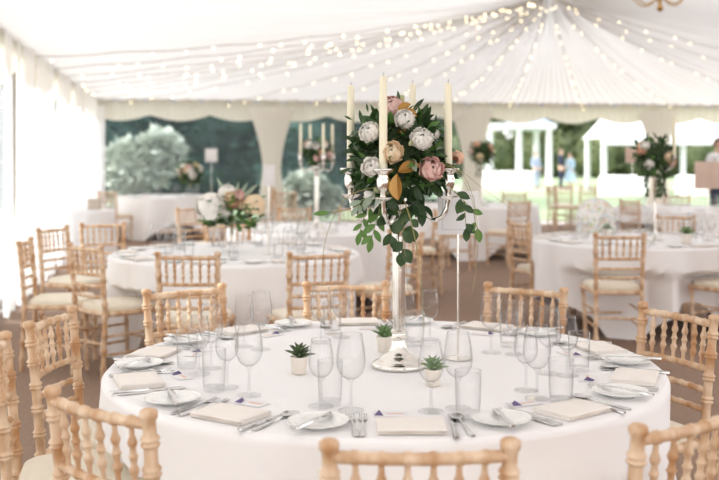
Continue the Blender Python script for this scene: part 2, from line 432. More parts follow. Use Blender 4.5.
# chandelier
def chandelier():
    loc = Vector((3.78, 12.55, 3.30))
    r = empty('chandelier', loc, 0, 'brass chandelier hanging at the top right of the ceiling', 'chandelier')
    b = MB(); b.lathe([(.004, -.01), (.03, .0), (.045, .03), (.03, .06), (.015, .09), (.02, .14), (.05, .2), (.05, .26), (.015, .32), (.012, .42), (.03, .5), (.012, .56)], 20); b.build('stem', 'brass', r)
    b = MB(); b.tube([(0, 0, .55), (0, 0, .82)], .006, 6); b.build('chain', 'brass', r)
    for k in range(6):
        a = k*PI/3+.3; pts = []
        for i in range(13):
            t = i/12; rr = .04+.32*t; z = .16-.12*math.sin(PI*t*.9)+.07*t
            pts.append((rr*math.cos(a), rr*math.sin(a), z))
        b = MB(); b.tube(pts, .009, 8); arm = b.build('arm', 'brass', r)
        e = pts[-1]
        b = MB(); b.lathe([(.01, -.01), (.045, .01), (.03, .02), (.02, .05), (.022, .06)], 12, e); b.build('candle_cup', 'brass', arm)
        b = MB(); b.lathe([(.008, .06), (.014, .08), (.012, .10), (.002, .125)], 10, e); b.build('bulb', 'bulbflame', arm)
chandelier()

# ------------------------------------------------------------------ chairs
def bamboo(path, r, rings, n=10, step=.012, amp=.45, doubles=True):
    """sample a polyline into many sections with turned rings at the given lengths"""
    path = [Vector(p) for p in path]; seg = []; L = 0
    for a, c in zip(path, path[1:]): seg.append((L, a, c)); L += (c-a).length
    ss = set([0, L])
    k = 0
    while k*.05 < L: ss.add(k*.05); k += 1
    for q in rings:
        for dlt in ((-.016, -.010, -.006, -.002, .002, .006, .010, .016) if doubles else (-.010, -.004, .004, .010)):
            if 0 < q+dlt < L: ss.add(q+dlt)
    ss = sorted(ss); pts = []; rad = []
    for x in ss:
        for (l0, a, c) in reversed(seg):
            if x >= l0: break
        pts.append(a.lerp(c, min(1, (x-l0)/(c-a).length)))
        rr = r
        for q in rings:
            d = abs(x-q)
            if doubles:
                if .004 <= d <= .0101: rr = r*(1+amp*(1 if d < .008 else .75))
                elif d < .004: rr = r*(1+amp*.35)
            elif d <= .0045: rr = r*(1+amp)
        rad.append(rr)
    return pts, rad
def curve_pts(a, c, bow, n=14):
    a, c = Vector(a), Vector(c)
    return [a.lerp(c, k/n)+Vector(bow)*math.sin(PI*k/n) for k in range(n+1)]
def make_chair():
    r = empty('spindle_chair'); tag(r, 'chair', 'chair')
    W = 'wood'
    def post_y(z): return -.225 if z < .44 else -.225-(z-.44)*.06-(z-.44)**2*.06
    zt = .875
    for s in (-1, 1):
        path = [(s*.175, -.245, 0), (s*.172, -.225, .44), (s*.176, post_y(.66), .66), (s*.182, post_y(zt), zt)]
        pts, rad = bamboo(path, .0158, [.09, .20, .31, .42, .50, .585, .665, .745, .815], 12)
        top = pts[-1]; pts = pts[:-1]+[top-Vector((0, 0, .012)), top-Vector((0, 0, .008)), top, top+Vector((0, 0, .008)), top+Vector((0, 0, .013)), top+Vector((0, 0, .0155))]
        rad = rad[:-1]+[.0158, .0205, .0215, .0205, .014, .003]
        b = MB(); b.tube(pts, rad, 12); b.build('back_post', W, r)
        path = [(s*.165, .19, 0), (s*.19, .185, .44)]
        pts, rad = bamboo(path, .0155, [.08, .19, .30, .40], 10); b = MB(); b.tube(pts, rad, 10); b.build('front_leg', W, r)
    def rail(z, rr, name, bow=-.022, rings=True):
        y = post_y(z); h = .176+(z-.66)*.03
        cp = curve_pts((-h, y, z), (h, y, z), (0, bow, 0)); L = sum((q-p).length for p, q in zip(cp, cp[1:]))
        pts, rad = bamboo(cp, rr, [L*k/7 for k in range(1, 7)] if rings else [], 8, doubles=False, amp=.22)
        b = MB(); b.tube(pts, rad, 8); b.build(name, W, r); return cp
    top = rail(.852, .0135, 'top_rail'); mid = rail(.690, .0115, 'middle_rail'); rail(.615, .0105, 'lower_rail'); rail(.545, .0105, 'lower_rail')
    for k in range(1, 7):
        f = k/7*14; i = int(f); a = mid[i].lerp(mid[min(14, i+1)], f-i); c = top[i].lerp(top[min(14, i+1)], f-i)
        L = (c-a).length; pts = []; rad = []
        prof = [(0, .006), (.10, .0062), (.2, .0068), (.26, .0105), (.30, .0125), (.34, .0105), (.38, .007), (.47, .009), (.5, .0125), (.53, .009), (.62, .007), (.66, .0105), (.70, .0125), (.74, .0105), (.8, .0068), (.9, .0062), (1, .006)]
        for t, q in prof: pts.append(a.lerp(c, t)); rad.append(q)
        b = MB(); b.tube(pts, rad, 8); b.build('spindle', W, r)
    b = MB()   # seat frame: rounded trapezoid rim
    loop = []
    for (x, y) in ((-.17, -.20), (.17, -.20), (.20, .19), (-.20, .19)): loop.append((x, y))
    for k in range(4):
        a = loop[k]; c = loop[(k+1) % 4]; b.tube([(a[0], a[1], .43), (c[0], c[1], .43)], .018, 8)
    b.build('seat_frame', W, r)
    b = MB()
    n = 40; prof = [(0.0, .436), (.96, .436), (1.0, .445), (1.01, .462), (.98, .478), (.9, .487), (.6, .493), (.3, .495), (0.0, .496)]
    def sf(i, j):
        a = 2*PI*i/n; q, z = prof[j]
        ca, sa = math.cos(a), math.sin(a); e = .32
        x = (abs(ca)**e)*(1 if ca >= 0 else -1); y = (abs(sa)**e)*(1 if sa >= 0 else -1)
        w = .187+.017*y
        return Vector((x*w*q, -.005+y*.20*q, z))
    b.grid(sf, n, len(prof), wrap=True); b.build('seat_pad', 'pad', r)
    def stretch(p, q, z):
        pts, rad = bamboo([(*p, z), (*q, z)], .0085, [(Vector(p)-Vector(q)).length*t for t in (.33, .66)], 8, doubles=False, amp=.4)
        b = MB(); b.tube(pts, rad, 8); b.build('stretcher', W, r)
    for z in (.17, .29):
        for s in (-1, 1): stretch((s*.174, -.235), (s*.176, .187), z)
    stretch((-.172, .188), (.172, .188), .22); stretch((-.174, -.236), (.174, -.236), .24)
    return r
CH = Proto(make_chair())
CLAT = 'spindle chairs with pale wooden frames'
chairs_at = {}
def chair(x, y, fx, fy, label, table=None):
    l = math.hypot(fx, fy); fx /= l; fy /= l
    o = CH.put((x+.262*fx, y+.262*fy, 0), math.atan2(fy, fx)-PI/2, label, CLAT)
    if table: chairs_at.setdefault(table, []).append((x+.262*fx, y+.262*fy, fx, fy))
    return o
# (back x, y, facing, label, table)
chair(.121, 2.0, -.02, 1, 'pale wooden spindle chair seen from behind at the bottom centre of the photo', 'T1')
chair(-.615, 2.35, .62, .78, 'wooden spindle chair nearest the camera on the left, its back turned', 'T1')
chair(-1.10, 3.06, .92, .25, 'spindle chair cut by the left photo edge beside the nearest left chair', 'T1')
chair(-1.115, 3.62, .97, -.12, 'spindle chair side on at the left end of the near round table', 'T1')
chair(-.765, 4.38, .57, -.80, 'spindle chair at the far left side of the near table, facing the camera', 'T1')
chair(-.06, 4.56, .08, -1, 'spindle chair behind the near table, left of the candelabra column', 'T1')
chair(.735, 4.43, -.55, -.84, 'spindle chair behind the near table, above the two empty wine glasses', 'T1')
chair(1.19, 3.74, -.90, -.45, 'spindle chair at the right side of the near table over bare carpet', 'T1')
chair(.735, 2.22, -.60, .80, 'spindle chair at the bottom right corner, back rail curving out of frame', 'T1')
chair(-1.80, 6.55, .55, .62, 'overexposed spindle chair left of the hydrangea table with its seat showing', 'T2')
chair(-2.33, 6.95, 1, .1, 'spindle chair seen edge on against the left curtains', None)
chair(-2.52, 8.2, .9, -.35, 'pale washed-out spindle chair by the left wall behind the edge-on one', None)
chair(-2.25, 8.75, .35, -.94, 'pale spindle chair standing before the small side table', None)
chair(-1.03, 5.98, .05, 1, 'spindle chair backing the camera at the front of the hydrangea table', 'T2')
chair(-.247, 6.03, -.32, .95, 'spindle chair front right of the hydrangea table, directly left of the candelabra foliage', 'T2')
chair(.36, 7.75, -.72, -.62, 'spindle chair right of the hydrangea table, seen through the candelabra column', 'T2')
chair(.86, 10.8, -1, -.15, 'spindle chair side on behind the candelabra column over open carpet', 'T6')
chair(-1.95, 11.5, .6, -.6, 'pale spindle chair behind the hydrangea table, farther left', None)
chair(-1.15, 8.75, .15, -1, 'spindle chair at the far side of the hydrangea table', 'T2')
chair(-.75, 11.5, .15, -1, 'spindle chair behind the small candelabra table in front of the tied drape', 'T6')
chair(-.05, 11.45, -.2, -1, 'spindle chair behind the small candelabra table, right of its column', 'T6')
chair(-5.0, 18.5, 1, 0, 'pale spindle chair in the far left corner by the drape', None)
chair(-4.3, 17.0, .4, 1, 'pale spindle chair left of the farthest white table', 'T4')
chair(-1.6, 18.6, -1, -.2, 'pale spindle chair right of the farthest white table before the tied drape', None)
chair(-1.25, 16.9, .3, 1, 'pale spindle chair in front of the foot of the tied drape', None)
chair(1.25, 12.9, .25, .97, 'spindle chair half hidden by the white table number card', 'T5')
chair(2.12, 13.2, -.55, .84, 'spindle chair angled at the front right of the middle distance table', 'T5')
chair(2.5, 16.1, -.3, -.95, 'spindle chair on the far side of the middle distance table', 'T5')
chair(1.42, 8.9, .93, .36, 'spindle chair left of the right-hand table with its ladder back showing', 'T3')
chair(1.957, 7.5, .03, 1, 'spindle chair squarely backing the camera in front of the right-hand table', 'T3')
chair(3.02, 7.62, -.50, .86, 'spindle chair cut by the right edge before the right-hand table', 'T3')
chair(3.15, 9.95, -.45, -.9, 'spindle chair behind the right-hand table, right of its flower stand', 'T3')
chair(3.68, 13.6, .9, .45, 'brown spindle chair turned sideways beside the arched board', 'T8')
chair(4.9, 15.4, -.3, -1, 'small spindle chair far behind the tall flowers on the right', 'T8')
chair(4.25, 21.2-.4, .1, 1, 'dark spindle chair at the open end facing the lawn', None)
chair(4.72, 20.6, -.6, -.8, 'spindle chair beside the darker one at the open end', None)
chair(3.9, 20.3, .9, .3, 'pale spindle chair left of the dark pair at the open end', None)
chair(5.75, 14.0, -.9, .3, 'spindle chair at the far right behind the brown card', 'T8')

# ------------------------------------------------------------------ tables and cloths
TABLES = {'T1': (.083, 3.404, .93), 'T2': (-.92, 7.4, .915), 'T3': (2.42, 8.62, .915), 'T4': (-3.52, 18.3, .915), 'T5': (1.75, 14.9, .915), 'T6': (-.425, 10.0, .9), 'T8': (4.50, 14.0, .915)}
TL = {'T1': 'large round table nearest the camera, set for dinner', 'T2': 'round table with the white hydrangea vase', 'T3': 'round table on the right with the tall dark flower stand',
      'T4': 'farthest round table before the hedge window', 'T5': 'bare round table in the middle distance right of the candelabra', 'T6': 'round table carrying the small pink-flowered candelabra', 'T8': 'round table behind the right-hand table'}
def cloth_mb(cx, cy, R, ch, rot, seed):
    rnd = random.Random(seed); N = 288; ph = [rnd.uniform(0, 6.28) for _ in range(5)]
    half = 1.37
    push = []
    for (x, y, fx, fy) in ch:
        # seat front centre, pushed-in limit
        px, py = x+fx*.215-cx, y+fy*.215-cy
        push.append((math.atan2(y-cy, x-cx), math.hypot(px, py)))
    rows = [('top', q) for q in (0, .3, .6, .85, .96, .985)]+[('drop', t) for t in [0, .012, .03, .06, .1, .16, .23, .3, .37, .44, .51, .58, .65, .72, .79, .86, .93, 1.0]]
    def fn(i, j):
        a = 2*PI*i/N; k, q = rows[j]
        if k == 'top':
            r = R*q if q else .0001
            return Vector((cx+r*math.cos(a), cy+r*math.sin(a), .75))
        c, s_ = abs(math.cos(a-rot)), abs(math.sin(a-rot))
        # rounded square hem
        e = half/((c**14+s_**14)**(1/14)); drop = min(e-R, .742)
        z = .75-.008*min(1, q/.012)-(drop-.008)*q
        rr = R*(.985+.015*min(1, q/.012)**.5)
        depth = (.75-z)
        corner = max(0, (2*c*s_)**3)
        fold = (.016*math.sin(9*a+ph[0])+.012*math.sin(14*a+ph[1])+.008*math.sin(23*a+ph[2]))*min(1, depth/.35)
        rr = rr+fold*1.3+corner*(.06+.05*math.sin((a-rot)*4*3+ph[3]))*depth*1.3+.004
        if z < .56:
            for (pa, pr) in push:
                da = abs((a-pa+PI) % (2*PI)-PI); lim = pr-.028
                if lim < R+.06 and da < .55:
                    w = 1 if da < .30 else max(0, (.55-da)/.25)
                    w *= min(1, (.56-z)/.06)
                    if rr > lim: rr = rr+(lim-rr)*w
        return Vector((cx+rr*math.cos(a), cy+rr*math.sin(a), max(z, .006)))
    b = MB(); b.grid(fn, N, len(rows), wrap=True); return b
def make_table():
    r = empty('round_table'); tag(r, 'table', 'table')
    b = MB(); b.lathe([(.001, .712), (.86, .712), (.87, .716), (.87, .735), (.86, .742), (.001, .742)], 64, cap=False); b.build('tabletop', 'tabletop', r)
    for s in (-1, 1):
        for q in (-1, 1):
            b = MB(); b.tube([(s*.36, q*.32, .71), (s*.44, q*.36, .35), (s*.46, q*.36, 0)], .014, 8); b.build('leg', 'darkmetal', r)
        b = MB(); b.tube([(s*.42, -.35, .5), (s*.42, .35, .5)], .01, 8); b.build('brace', 'darkmetal', r)
    return r
TP = Proto(make_table())
for k, (n_, (x, y, R)) in enumerate(TABLES.items()):
    TP.put((x, y, 0), [.3, .5, .15, .2, .6, .1, 0][k], 'cloth-hidden folding '+TL[n_].replace(', set for dinner', ''), 'round folding tables')
    o = cloth_mb(x, y, R, chairs_at.get(n_, []), [.25, .95, .35, .4, .6, .2, .5][k], k+3).build('tablecloth', 'linen')
    tag(o, 'white linen cloth over the '+TL[n_], 'tablecloth', 'white tablecloths')

# small side table
def side_table():
    x, y, R = -3.70, 13.6, .36
    r = empty('side_table', (x, y, 0), 0, 'small cloth-covered side table by the left curtains', 'table')
    b = MB(); b.lathe([(.001, .72), (R-.02, .72), (R-.01, .73), (R-.02, .742), (.001, .742)], 40, cap=False); b.build('tabletop', 'tabletop', r)
    b = MB(); b.lathe([(.2, 0), (.2, .02), (.03, .06), (.025, .7), (.1, .72)], 24); b.build('pedestal', 'darkmetal', r)
    rnd = random.Random(5); b = MB()
    rows = [(0.001, .75), (.7, .75), (.98, .75), (1, .742), (1.01, .7), (1.02, .55), (1.04, .35), (1.06, .15), (1.07, .01)]
    def fn(i, j):
        a = 2*PI*i/120; q, z = rows[j]; f = 1+(.035*math.sin(a*13)+.02*math.sin(a*21+1))*(max(0, .75-z)/.75)
        return Vector((x+R*q*f*math.cos(a), y+R*q*f*math.sin(a), z))
    b.grid(fn, 120, len(rows), wrap=True); tag(b.build('tablecloth', 'linen'), 'white cloth falling to the floor over the small side table', 'tablecloth', 'white tablecloths')
    b = MB(); b.slab((x+.1, y-.05, .752+.065), (.16, .12, .13), .004); o = b.build('box', 'boxb'); tag(o, 'small greyish brown box on the side table by the left curtains', 'box')
    b = MB(); b.slab((x+.1, y-.05, .752+.138), (.168, .128, .014), .004); b.build('lid', 'boxb', o)
side_table()

# ------------------------------------------------------------------ tableware prototypes
def glass_profile(H, R, stemh, foot=.036):
    # closed foot + stem, then a bowl shell
    solid = [(.001, 0), (foot, 0), (foot, .002), (foot*.8, .004), (.008, .008), (.0042, .016), (.0036, stemh*.6), (.0042, stemh-.008), (.012, stemh)]
    h = H-stemh; bowl = []
    for t, q in ((0, .12), (.03, .38), (.08, .60), (.16, .80), (.27, .94), (.40, 1.0), (.55, .98), (.72, .90), (.88, .81), (1, .76)):
        bowl.append((R*q, stemh+h*t))
    return solid, bowl
def make_wine(name, H, R, stemh):
    r = empty(name); tag(r, 'glass', 'wine glass')
    s_, bw = glass_profile(H, R, stemh)
    b = MB(); b.lathe(s_[:6], 28, cap=False); b.build('foot', 'glassbase', r)
    b = MB(); b.lathe(s_[5:], 14, cap=False); b.build('stem', 'glassstem', r)
    inner = [(max(.001, q-.0017), z+.0006) for q, z in reversed(bw[1:])]+[(.001, stemh+.004)]
    b = MB(); b.lathe(bw+[(bw[-1][0]-.0006, H+.0006)]+inner, 32, cap=False); b.build('bowl', 'glass', r)
    q0 = bw[-1][0]-.0008; b = MB(); b.lathe([(q0+.0013*math.cos(t*PI/4), H+.0013*math.sin(t*PI/4)) for t in range(9)], 32, cap=False); b.build('rim', 'glassrim', r)
    return r
WR = Proto(make_wine('wine_glass', .212, .041, .085)); WW = Proto(make_wine('small_wine_glass', .190, .036, .080))
def make_tumbler():
    r = empty('tumbler'); tag(r, 'glass', 'glass')
    H = .125
    b = MB(); b.lathe([(.001, 0), (.030, 0), (.032, .004), (.0322, .014), (.001, .014)], 28, cap=False); b.build('thick_base', 'glassbase', r)
    b = MB(); b.lathe([(.0322, .012), (.0345, .05), (.036, H), (.0352, H+.0008), (.0345, H), (.0332, .05), (.0308, .016), (.001, .0145)], 32, cap=False); b.build('glass_wall', 'glass', r)
    b = MB(); b.lathe([(.0353+.0014*math.cos(t*PI/4), H+.0014*math.sin(t*PI/4)) for t in range(9)], 32, cap=False); b.build('rim', 'glassrim', r)
    return r
TU = Proto(make_tumbler())
def make_plate():
    r = empty('side_plate'); tag(r, 'plate', 'plate')
    b = MB(); b.lathe([(.001, 0), (.042, 0), (.044, .002), (.052, .006), (.070, .0135), (.080, .0165), (.081, .0175), (.079, .0140), (.069, .0155), (.053, .0085), (.045, .0055), (.001, .005)], 48, cap=False)
    b.build('dish', 'china', r)
    b = MB(); b.lathe([(.038, -.0002), (.040, -.0006), (.042, -.0002)], 40, cap=False); b.build('foot_ring', 'china', r)
    return r
PL = Proto(make_plate())
def make_napkin():
    r = empty('napkin'); tag(r, 'napkin', 'napkin')
    b = MB(); w, d = .175, .135
    # folded stack: one loop section swept along x
    def sec(z0, dx, wob): 
        def fn(i, j):
            x = -w/2+dx+(w-abs(dx)*2)*i/12; t = j/20; a = t*2*PI
            ca, sa = math.cos(a), math.sin(a)
            y = (abs(ca)**.35)*(1 if ca > 0 else -1)*(d/2-abs(dx)); z = z0+.0028*sa+.0009*math.sin(x*60+wob)*(1 if sa > 0 else 0)
            return Vector((x, y, z))
        o0 = len(b.v); b.grid(fn, 13, 21); b.f += [tuple(o0+i*13 for i in range(20)), tuple(o0+i*13+12 for i in range(19, -1, -1))]
    for k in range(3): sec(.0030+.0040*k, .002*(k % 2), k)
    b.build('folded_cloth', 'napkin', r)
    b = MB(); b.ribbon([(-d/2+.004, .0015, .0140), (0, .0015, .0142), (d/2-.004, .0015, .0140)], .0006); o = b.build('hem', 'napkin', r); o.location.x = .075
    return r
NA = Proto(make_napkin())
def cut(name, cat, parts):
    r = empty(name); tag(r, cat, cat)
    for pn, mb in parts: mb.build(pn, 'steel', r)
    return r
def handle():
    b = MB(); b.ribbon([(-.105, .003, .001), (-.100, .0075, .001), (-.085, .0085, .001), (-.05, .0065, .002), (-.01, .0035, .004), (.03, .0026, .006), (.038, .003, .006)], .0022); return b
def fork_head():
    b = MB(); b.ribbon([(.036, .003, .006), (.045, .0095, .004), (.055, .0115, .002), (.062, .0118, .001)], .0018)
    for k in range(4): b.ribbon([(.061, .0018, .001, -.0093+k*.0062), (.08, .0017, .0015, -.0093+k*.0062), (.096, .0014, .004, -.0090+k*.0060), (.102, .0006, .006, -.0088+k*.0058)], .0015)
    return b
def spoon_bowl():
    b = MB()
    def fn(i, j):
        a = 2*PI*i/24; q = j/6; y = .066+.034*q*math.sin(a)*(1+.12*math.sin(a)*0); x = .0215*q*math.cos(a)*(1-.18*math.sin(a)*-1)
        return Vector((x, y, .0015+.0065*q*q))
    b.grid(fn, 24, 7, wrap=True)
    def fn2(i, j):
        p = fn(i, j); return p-Vector((0, 0, .0012))
    b.grid(fn2, 24, 7, wrap=True); return b
def knife_handle():
    b = MB(); b.ribbon([(-.115, .004, .001), (-.11, .0085, .001), (-.06, .0075, .001), (-.01, .006, .001), (0, .004, .002)], .005); return b
def knife_blade(L=.10):
    b = MB(); b.ribbon([(0, .0035, .003), (.01, .0085, .002, .002), (.05, .009, .001, .002), (L*.85, .008, .001, .0015), (L, .004, .001, -.002), (L+.006, .0008, .001, -.004)], .0012); return b
FK = Proto(cut('fork', 'fork', [('handle', handle()), ('tines', fork_head())]))
KN = Proto(cut('knife', 'knife', [('handle', knife_handle()), ('blade', knife_blade())]))
SP = Proto(cut('spoon', 'spoon', [('handle', handle()), ('spoon_bowl', spoon_bowl())]))
BK = Proto(cut('butter_knife', 'knife', [('handle', knife_handle()), ('blade', knife_blade(.07))]))
def make_card():
    r = empty('place_card'); tag(r, 'card', 'place card')
    b = MB(); b.slab((0, 0, .001), (.095, .055, .0012), .0004); b.build('sheet', 'card', r)
    b = MB(); b.add([(-.046, -.018, .002), (-.020, -.022, .002), (-.032, .000, .013), (-.034, .012, .002)], [(0, 1, 2), (1, 3, 2), (3, 0, 2), (0, 3, 1)]); b.build('folded_corner', 'purple', r, smooth=False)
    b = MB(); b.slab((.012, .002, .0019), (.045, .008, .0003), .0001); b.build('printed_name', 'ppeach', r)
    return r
PC = Proto(make_card())
ZT = .7515
SET = [(-89, 'front setting at the bottom centre'), (-124, 'setting facing the nearest left chair'), (-161, 'setting at the left end, lower of two'), (168, 'setting at the left end, upper of two'), (130, 'setting at the far left of the near table'),
       (94, 'setting behind the candelabra, left side'), (55, 'far setting right of the candelabra'), (14, 'setting before the right-side chair'), (-20, 'setting at the right rim of the near table'), (-55, 'front right setting')]
cx, cy, R1 = TABLES['T1']
GD = 'dinner place settings on the near table'
rs = random.Random(3)
for a, t in SET:
    ar = math.radians(a); rot = ar+PI/2
    ca, sa = math.cos(ar), math.sin(ar)
    rx, ry = -sa, ca                               # the guest's right
    def P(right, r_, z=ZT): return (cx+ca*r_+rx*right, cy+sa*r_+ry*right, z)
    j = lambda s=.004: rs.uniform(-s, s)
    PL.put(P(-.205, .80+j()), rot+j(.3), 'white side plate, '+t, 'side plates on the near table')
    BK.put(P(-.205, .80, ZT+.0185), rot-.5 if a not in (-124, -161) else rot+.9, 'small butter knife lying across the plate, '+t, 'butter knives on the near table')
    NA.put(P(.035, .825), rot+j(.06), 'folded cream napkin, '+t, 'napkins on the near table')
    FK.put(P(-.115+j(), .80), rot+.06+j(.05), 'outer steel fork, next to the plate, '+t, 'forks on the near table')
    FK.put(P(-.085+j(), .80), rot+.02+j(.05), 'inner steel fork, next to the napkin, '+t, 'forks on the near table')
    KN.put(P(.145+j(), .81), rot+j(.08), 'steel dinner knife, '+t, 'knives on the near table')
    SP.put(P(.175+j(), .80), rot+.05+j(.08), 'steel spoon, '+t, 'spoons on the near table')
    PC.put(P(-.01, .685), rot+j(.2), 'purple-cornered white place card, '+t, 'place cards on the near table')
def tpt(px, py): Y = .70*F/(py-HY); return ((px-CX)/F*Y, Y, ZT)
GL = [
 (351, 411, WR, 'tall wine glass, right one of the pair in front of the candelabra base'),
 (321, 407, WW, 'smaller wine glass, left one of the pair in front of the candelabra base'),
 (330, 405, TU, 'tumbler between the front pair of wine glasses left of the candelabra'),
 (431, 412, WW, 'smaller wine glass with a succulent pot seen through its bowl'),
 (458, 409, WR, 'tall wine glass just right of the one over the succulent pot'),
 (468, 417, TU, 'tumbler near the front napkin, right of two wine glasses'),
 (491, 353, WR, 'tall wine glass alone at the upper right, left of a smaller one'),
 (515, 355, WW, 'smaller wine glass beside the lone tall one at the upper right'),
 (509, 347, TU, 'tumbler between the two upper right wine glasses'),
 (537, 399, WR, 'front tall wine glass of the right-hand cluster'),
 (526, 391, WW, 'smaller wine glass tucked left in the right-hand cluster'),
 (549, 374, WR, 'rear tall wine glass of the right-hand cluster'),
 (567, 376, WW, 'smaller wine glass at the back right of the right-hand cluster'),
 (561, 403, TU, 'front tumbler of the right-hand cluster'),
 (579, 371, TU, 'rightmost tumbler behind the right-hand cluster'),
 (249, 396, WR, 'tall wine glass, foremost of the left-hand cluster'),
 (227, 388, WW, 'smaller wine glass in the middle of the left-hand cluster'),
 (214, 391, TU, 'tumbler in front of the left-hand cluster'),
 (211, 369, WR, 'tall wine glass at the back left of the left-hand cluster'),
 (199, 375, WW, 'smaller wine glass at the far left of the left-hand cluster'),
 (187, 368, TU, 'tumbler at the far left beside the cluster'),
 (244, 347, WW, 'smaller wine glass behind the left cluster, left of a tall one'),
 (261, 350, WR, 'tall wine glass behind the left cluster, dark reflections in its bowl'),
 (321, 343, WR, 'tall wine glass in the far pair left of the candelabra column'),
 (341, 338, WW, 'smaller wine glass in the far pair left of the candelabra column'),
 (332, 334, TU, 'tumbler between the far pair left of the candelabra column'),
 (406, 339, WW, 'narrow wine glass just right of the candelabra column'),
 (430, 340, WW, 'wine glass second to the right of the candelabra column'),
 (415, 346, TU, 'tumbler between two wine glasses right of the candelabra column'),
]
for px, py, pr, t in GL: pr.put(tpt(px, py), rs.uniform(0, 6), t, 'glasses on the near table')

# succulents
def succulent(loc, label, sc_=1.0, dark=False, seed=0, group='succulents on the near table'):
    rnd = random.Random(seed)
    r = empty('potted_succulent', loc, 0, label, 'potted plant', group); r.scale = (sc_,)*3
    b = MB(); b.lathe([(.001, 0), (.022, 0), (.0235, .002), (.028, .05), (.0295, .053), (.028, .056), (.026, .052), (.001, .048)], 28, cap=False); b.build('pot', 'pot', r)
    b = MB(); b.lathe([(.001, .0505), (.026, .0495)], 20, cap=False); b.build('soil', 'soil', r)
    b = MB()
    for k in range(19):
        a = k*2.4; t = k/19; el = math.radians(12+64*t); L = .056*(1-.3*t)
        d = Vector((math.cos(a)*math.cos(el), math.sin(a)*math.cos(el), math.sin(el)))
        p = Vector((0, 0, .052+.012*t)); n = Vector((0, 0, 1)); side = d.cross(n).normalized(); up = side.cross(d)
        pts = [p+d*L*q-up*.004*math.sin(PI*q)*-1 for q in (0, .25, .5, .75, .92, 1)]
        b.tube(pts, [.003, .0050, .0052, .0038, .0016, .0003], 6)
    b.build('rosette', 'succt' if dark else 'succ', r)
    return r
succulent(tpt(299, 374), 'dark spiky succulent in a cream pot left of the candelabra', dark=True, seed=1)
succulent(tpt(384, 352), 'succulent pot half hidden behind the candelabra column', seed=2)
succulent(tpt(433, 386), 'pale green succulent pot behind the small wine glass', .92, seed=3)

# ------------------------------------------------------------------ candelabra
def candelabra(x, y, z0, label, rot=0, s=1.0, H=.50, ncand=4, detail=True):
    r = empty('candelabra', (x, y, z0), rot, label, 'candelabra')
    b = MB(); b.lathe([(.001, 0), (.088, 0), (.090, .003), (.090, .012), (.086, .017), (.074, .020), (.070, .024), (.064, .034), (.048, .042), (.038, .048), (.034, .053), (.030, .058), (.026, .07), (.023, .09), (.028, .094), (.028, .1), (.022, .104), (.021, .112), (.026, .117), (.026, .122), (.020, .127)], 40); b.build('base', 'silver', r)
    b = MB(); b.lathe([(.020, .125), (.0205, .14), (.021, .25), (.0225, H-.09), (.0235, H-.05), (.028, H-.045), (.028, H-.035), (.020, H-.025), (.016, H-.01), (.030, H), (.042, H+.01), (.048, H+.02), (.03, H+.03), (.03, H+.05)], 24); b.build('column', 'silver', r)
    for k in range(ncand):
        a = k*2*PI/ncand; pts = []
        ctrl = [(.02, H-.004), (.045, H+.012), (.07, H+.01), (.09, H-.012), (.115, H-.030), (.14, H-.026), (.158, H-.006), (.168, H+.025), (.170, H+.055), (.170, H+.075)]
        for q, z in ctrl: pts.append(Vector((q*math.cos(a), q*math.sin(a), z)))
        sm = []
        for i in range(len(pts)-1):
            p0, p1, p2, p3 = pts[max(i-1, 0)], pts[i], pts[i+1], pts[min(i+2, len(pts)-1)]
            for t in (0, .25, .5, .75):
                sm.append(.5*((2*p1)+(p2-p0)*t+(2*p0-5*p1+4*p2-p3)*t*t+(3*p1-p0-3*p2+p3)*t**3))
        sm.append(pts[-1])
        b = MB(); b.tube(sm, [.0078+.0012*math.sin(i*1.1) for i in range(len(sm))], 10); arm = b.build('arm', 'silver', r)
        c = (.170*math.cos(a), .170*math.sin(a), H+.034)
        b = MB(); b.lathe([(q_, z_*1.185) for q_, z_ in [(.006, 0), (.020, .004), (.032, .010), (.033, .013), (.020, .012), (.010, .014), (.010, .026), (.016, .032), (.021, .044), (.022, .060), (.018, .070), (.020, .076), (.034, .082), (.037, .087), (.036, .089), (.022, .086), (.014, .0865), (.001, .080)]], 24, c, cap=False); b.build('candle_cup', 'silver', arm)
    return r
def candle(x, y, z, h, label, rr=.0135, group='candles of the main candelabra'):
    r = empty('taper_candle', (x, y, z), 0, label, 'candle', group)
    b = MB(); b.lathe([(.001, 0), (rr*.95, 0), (rr, .01), (rr*.97, h*.5), (rr*.86, h-.006), (rr*.75, h-.001), (rr*.3, h), (.001, h-.001)], 20, cap=False); b.build('wax', 'wax', r)
    b = MB(); b.tube([(0, 0, h-.002), (.0008, 0, h+.006), (.002, 0, h+.012)], .0011, 6); b.build('wick', 'wick', r)
CB = (.131, 3.34)
candelabra(CB[0], CB[1], ZT, 'tall silver four-armed candelabra in the centre of the near table', rot=math.radians(-19), H=.525)
cl = [(1, 'candle on the right arm of the main candelabra', .283), (0, 'x', 0)]
cz = ZT+.525+.05+.087
for k, (h, t) in enumerate([(.285, 'ivory candle on the right arm of the main candelabra'), (.300, 'ivory candle behind the flowers of the main candelabra'), (.285, 'ivory candle on the left arm of the main candelabra'), (.300, 'ivory candle on the front arm of the main candelabra, before the flowers')]):
    a = math.radians(-19)+k*PI/2
    candle(CB[0]+.17*math.cos(a), CB[1]+.17*math.sin(a), cz-.002, h, t)

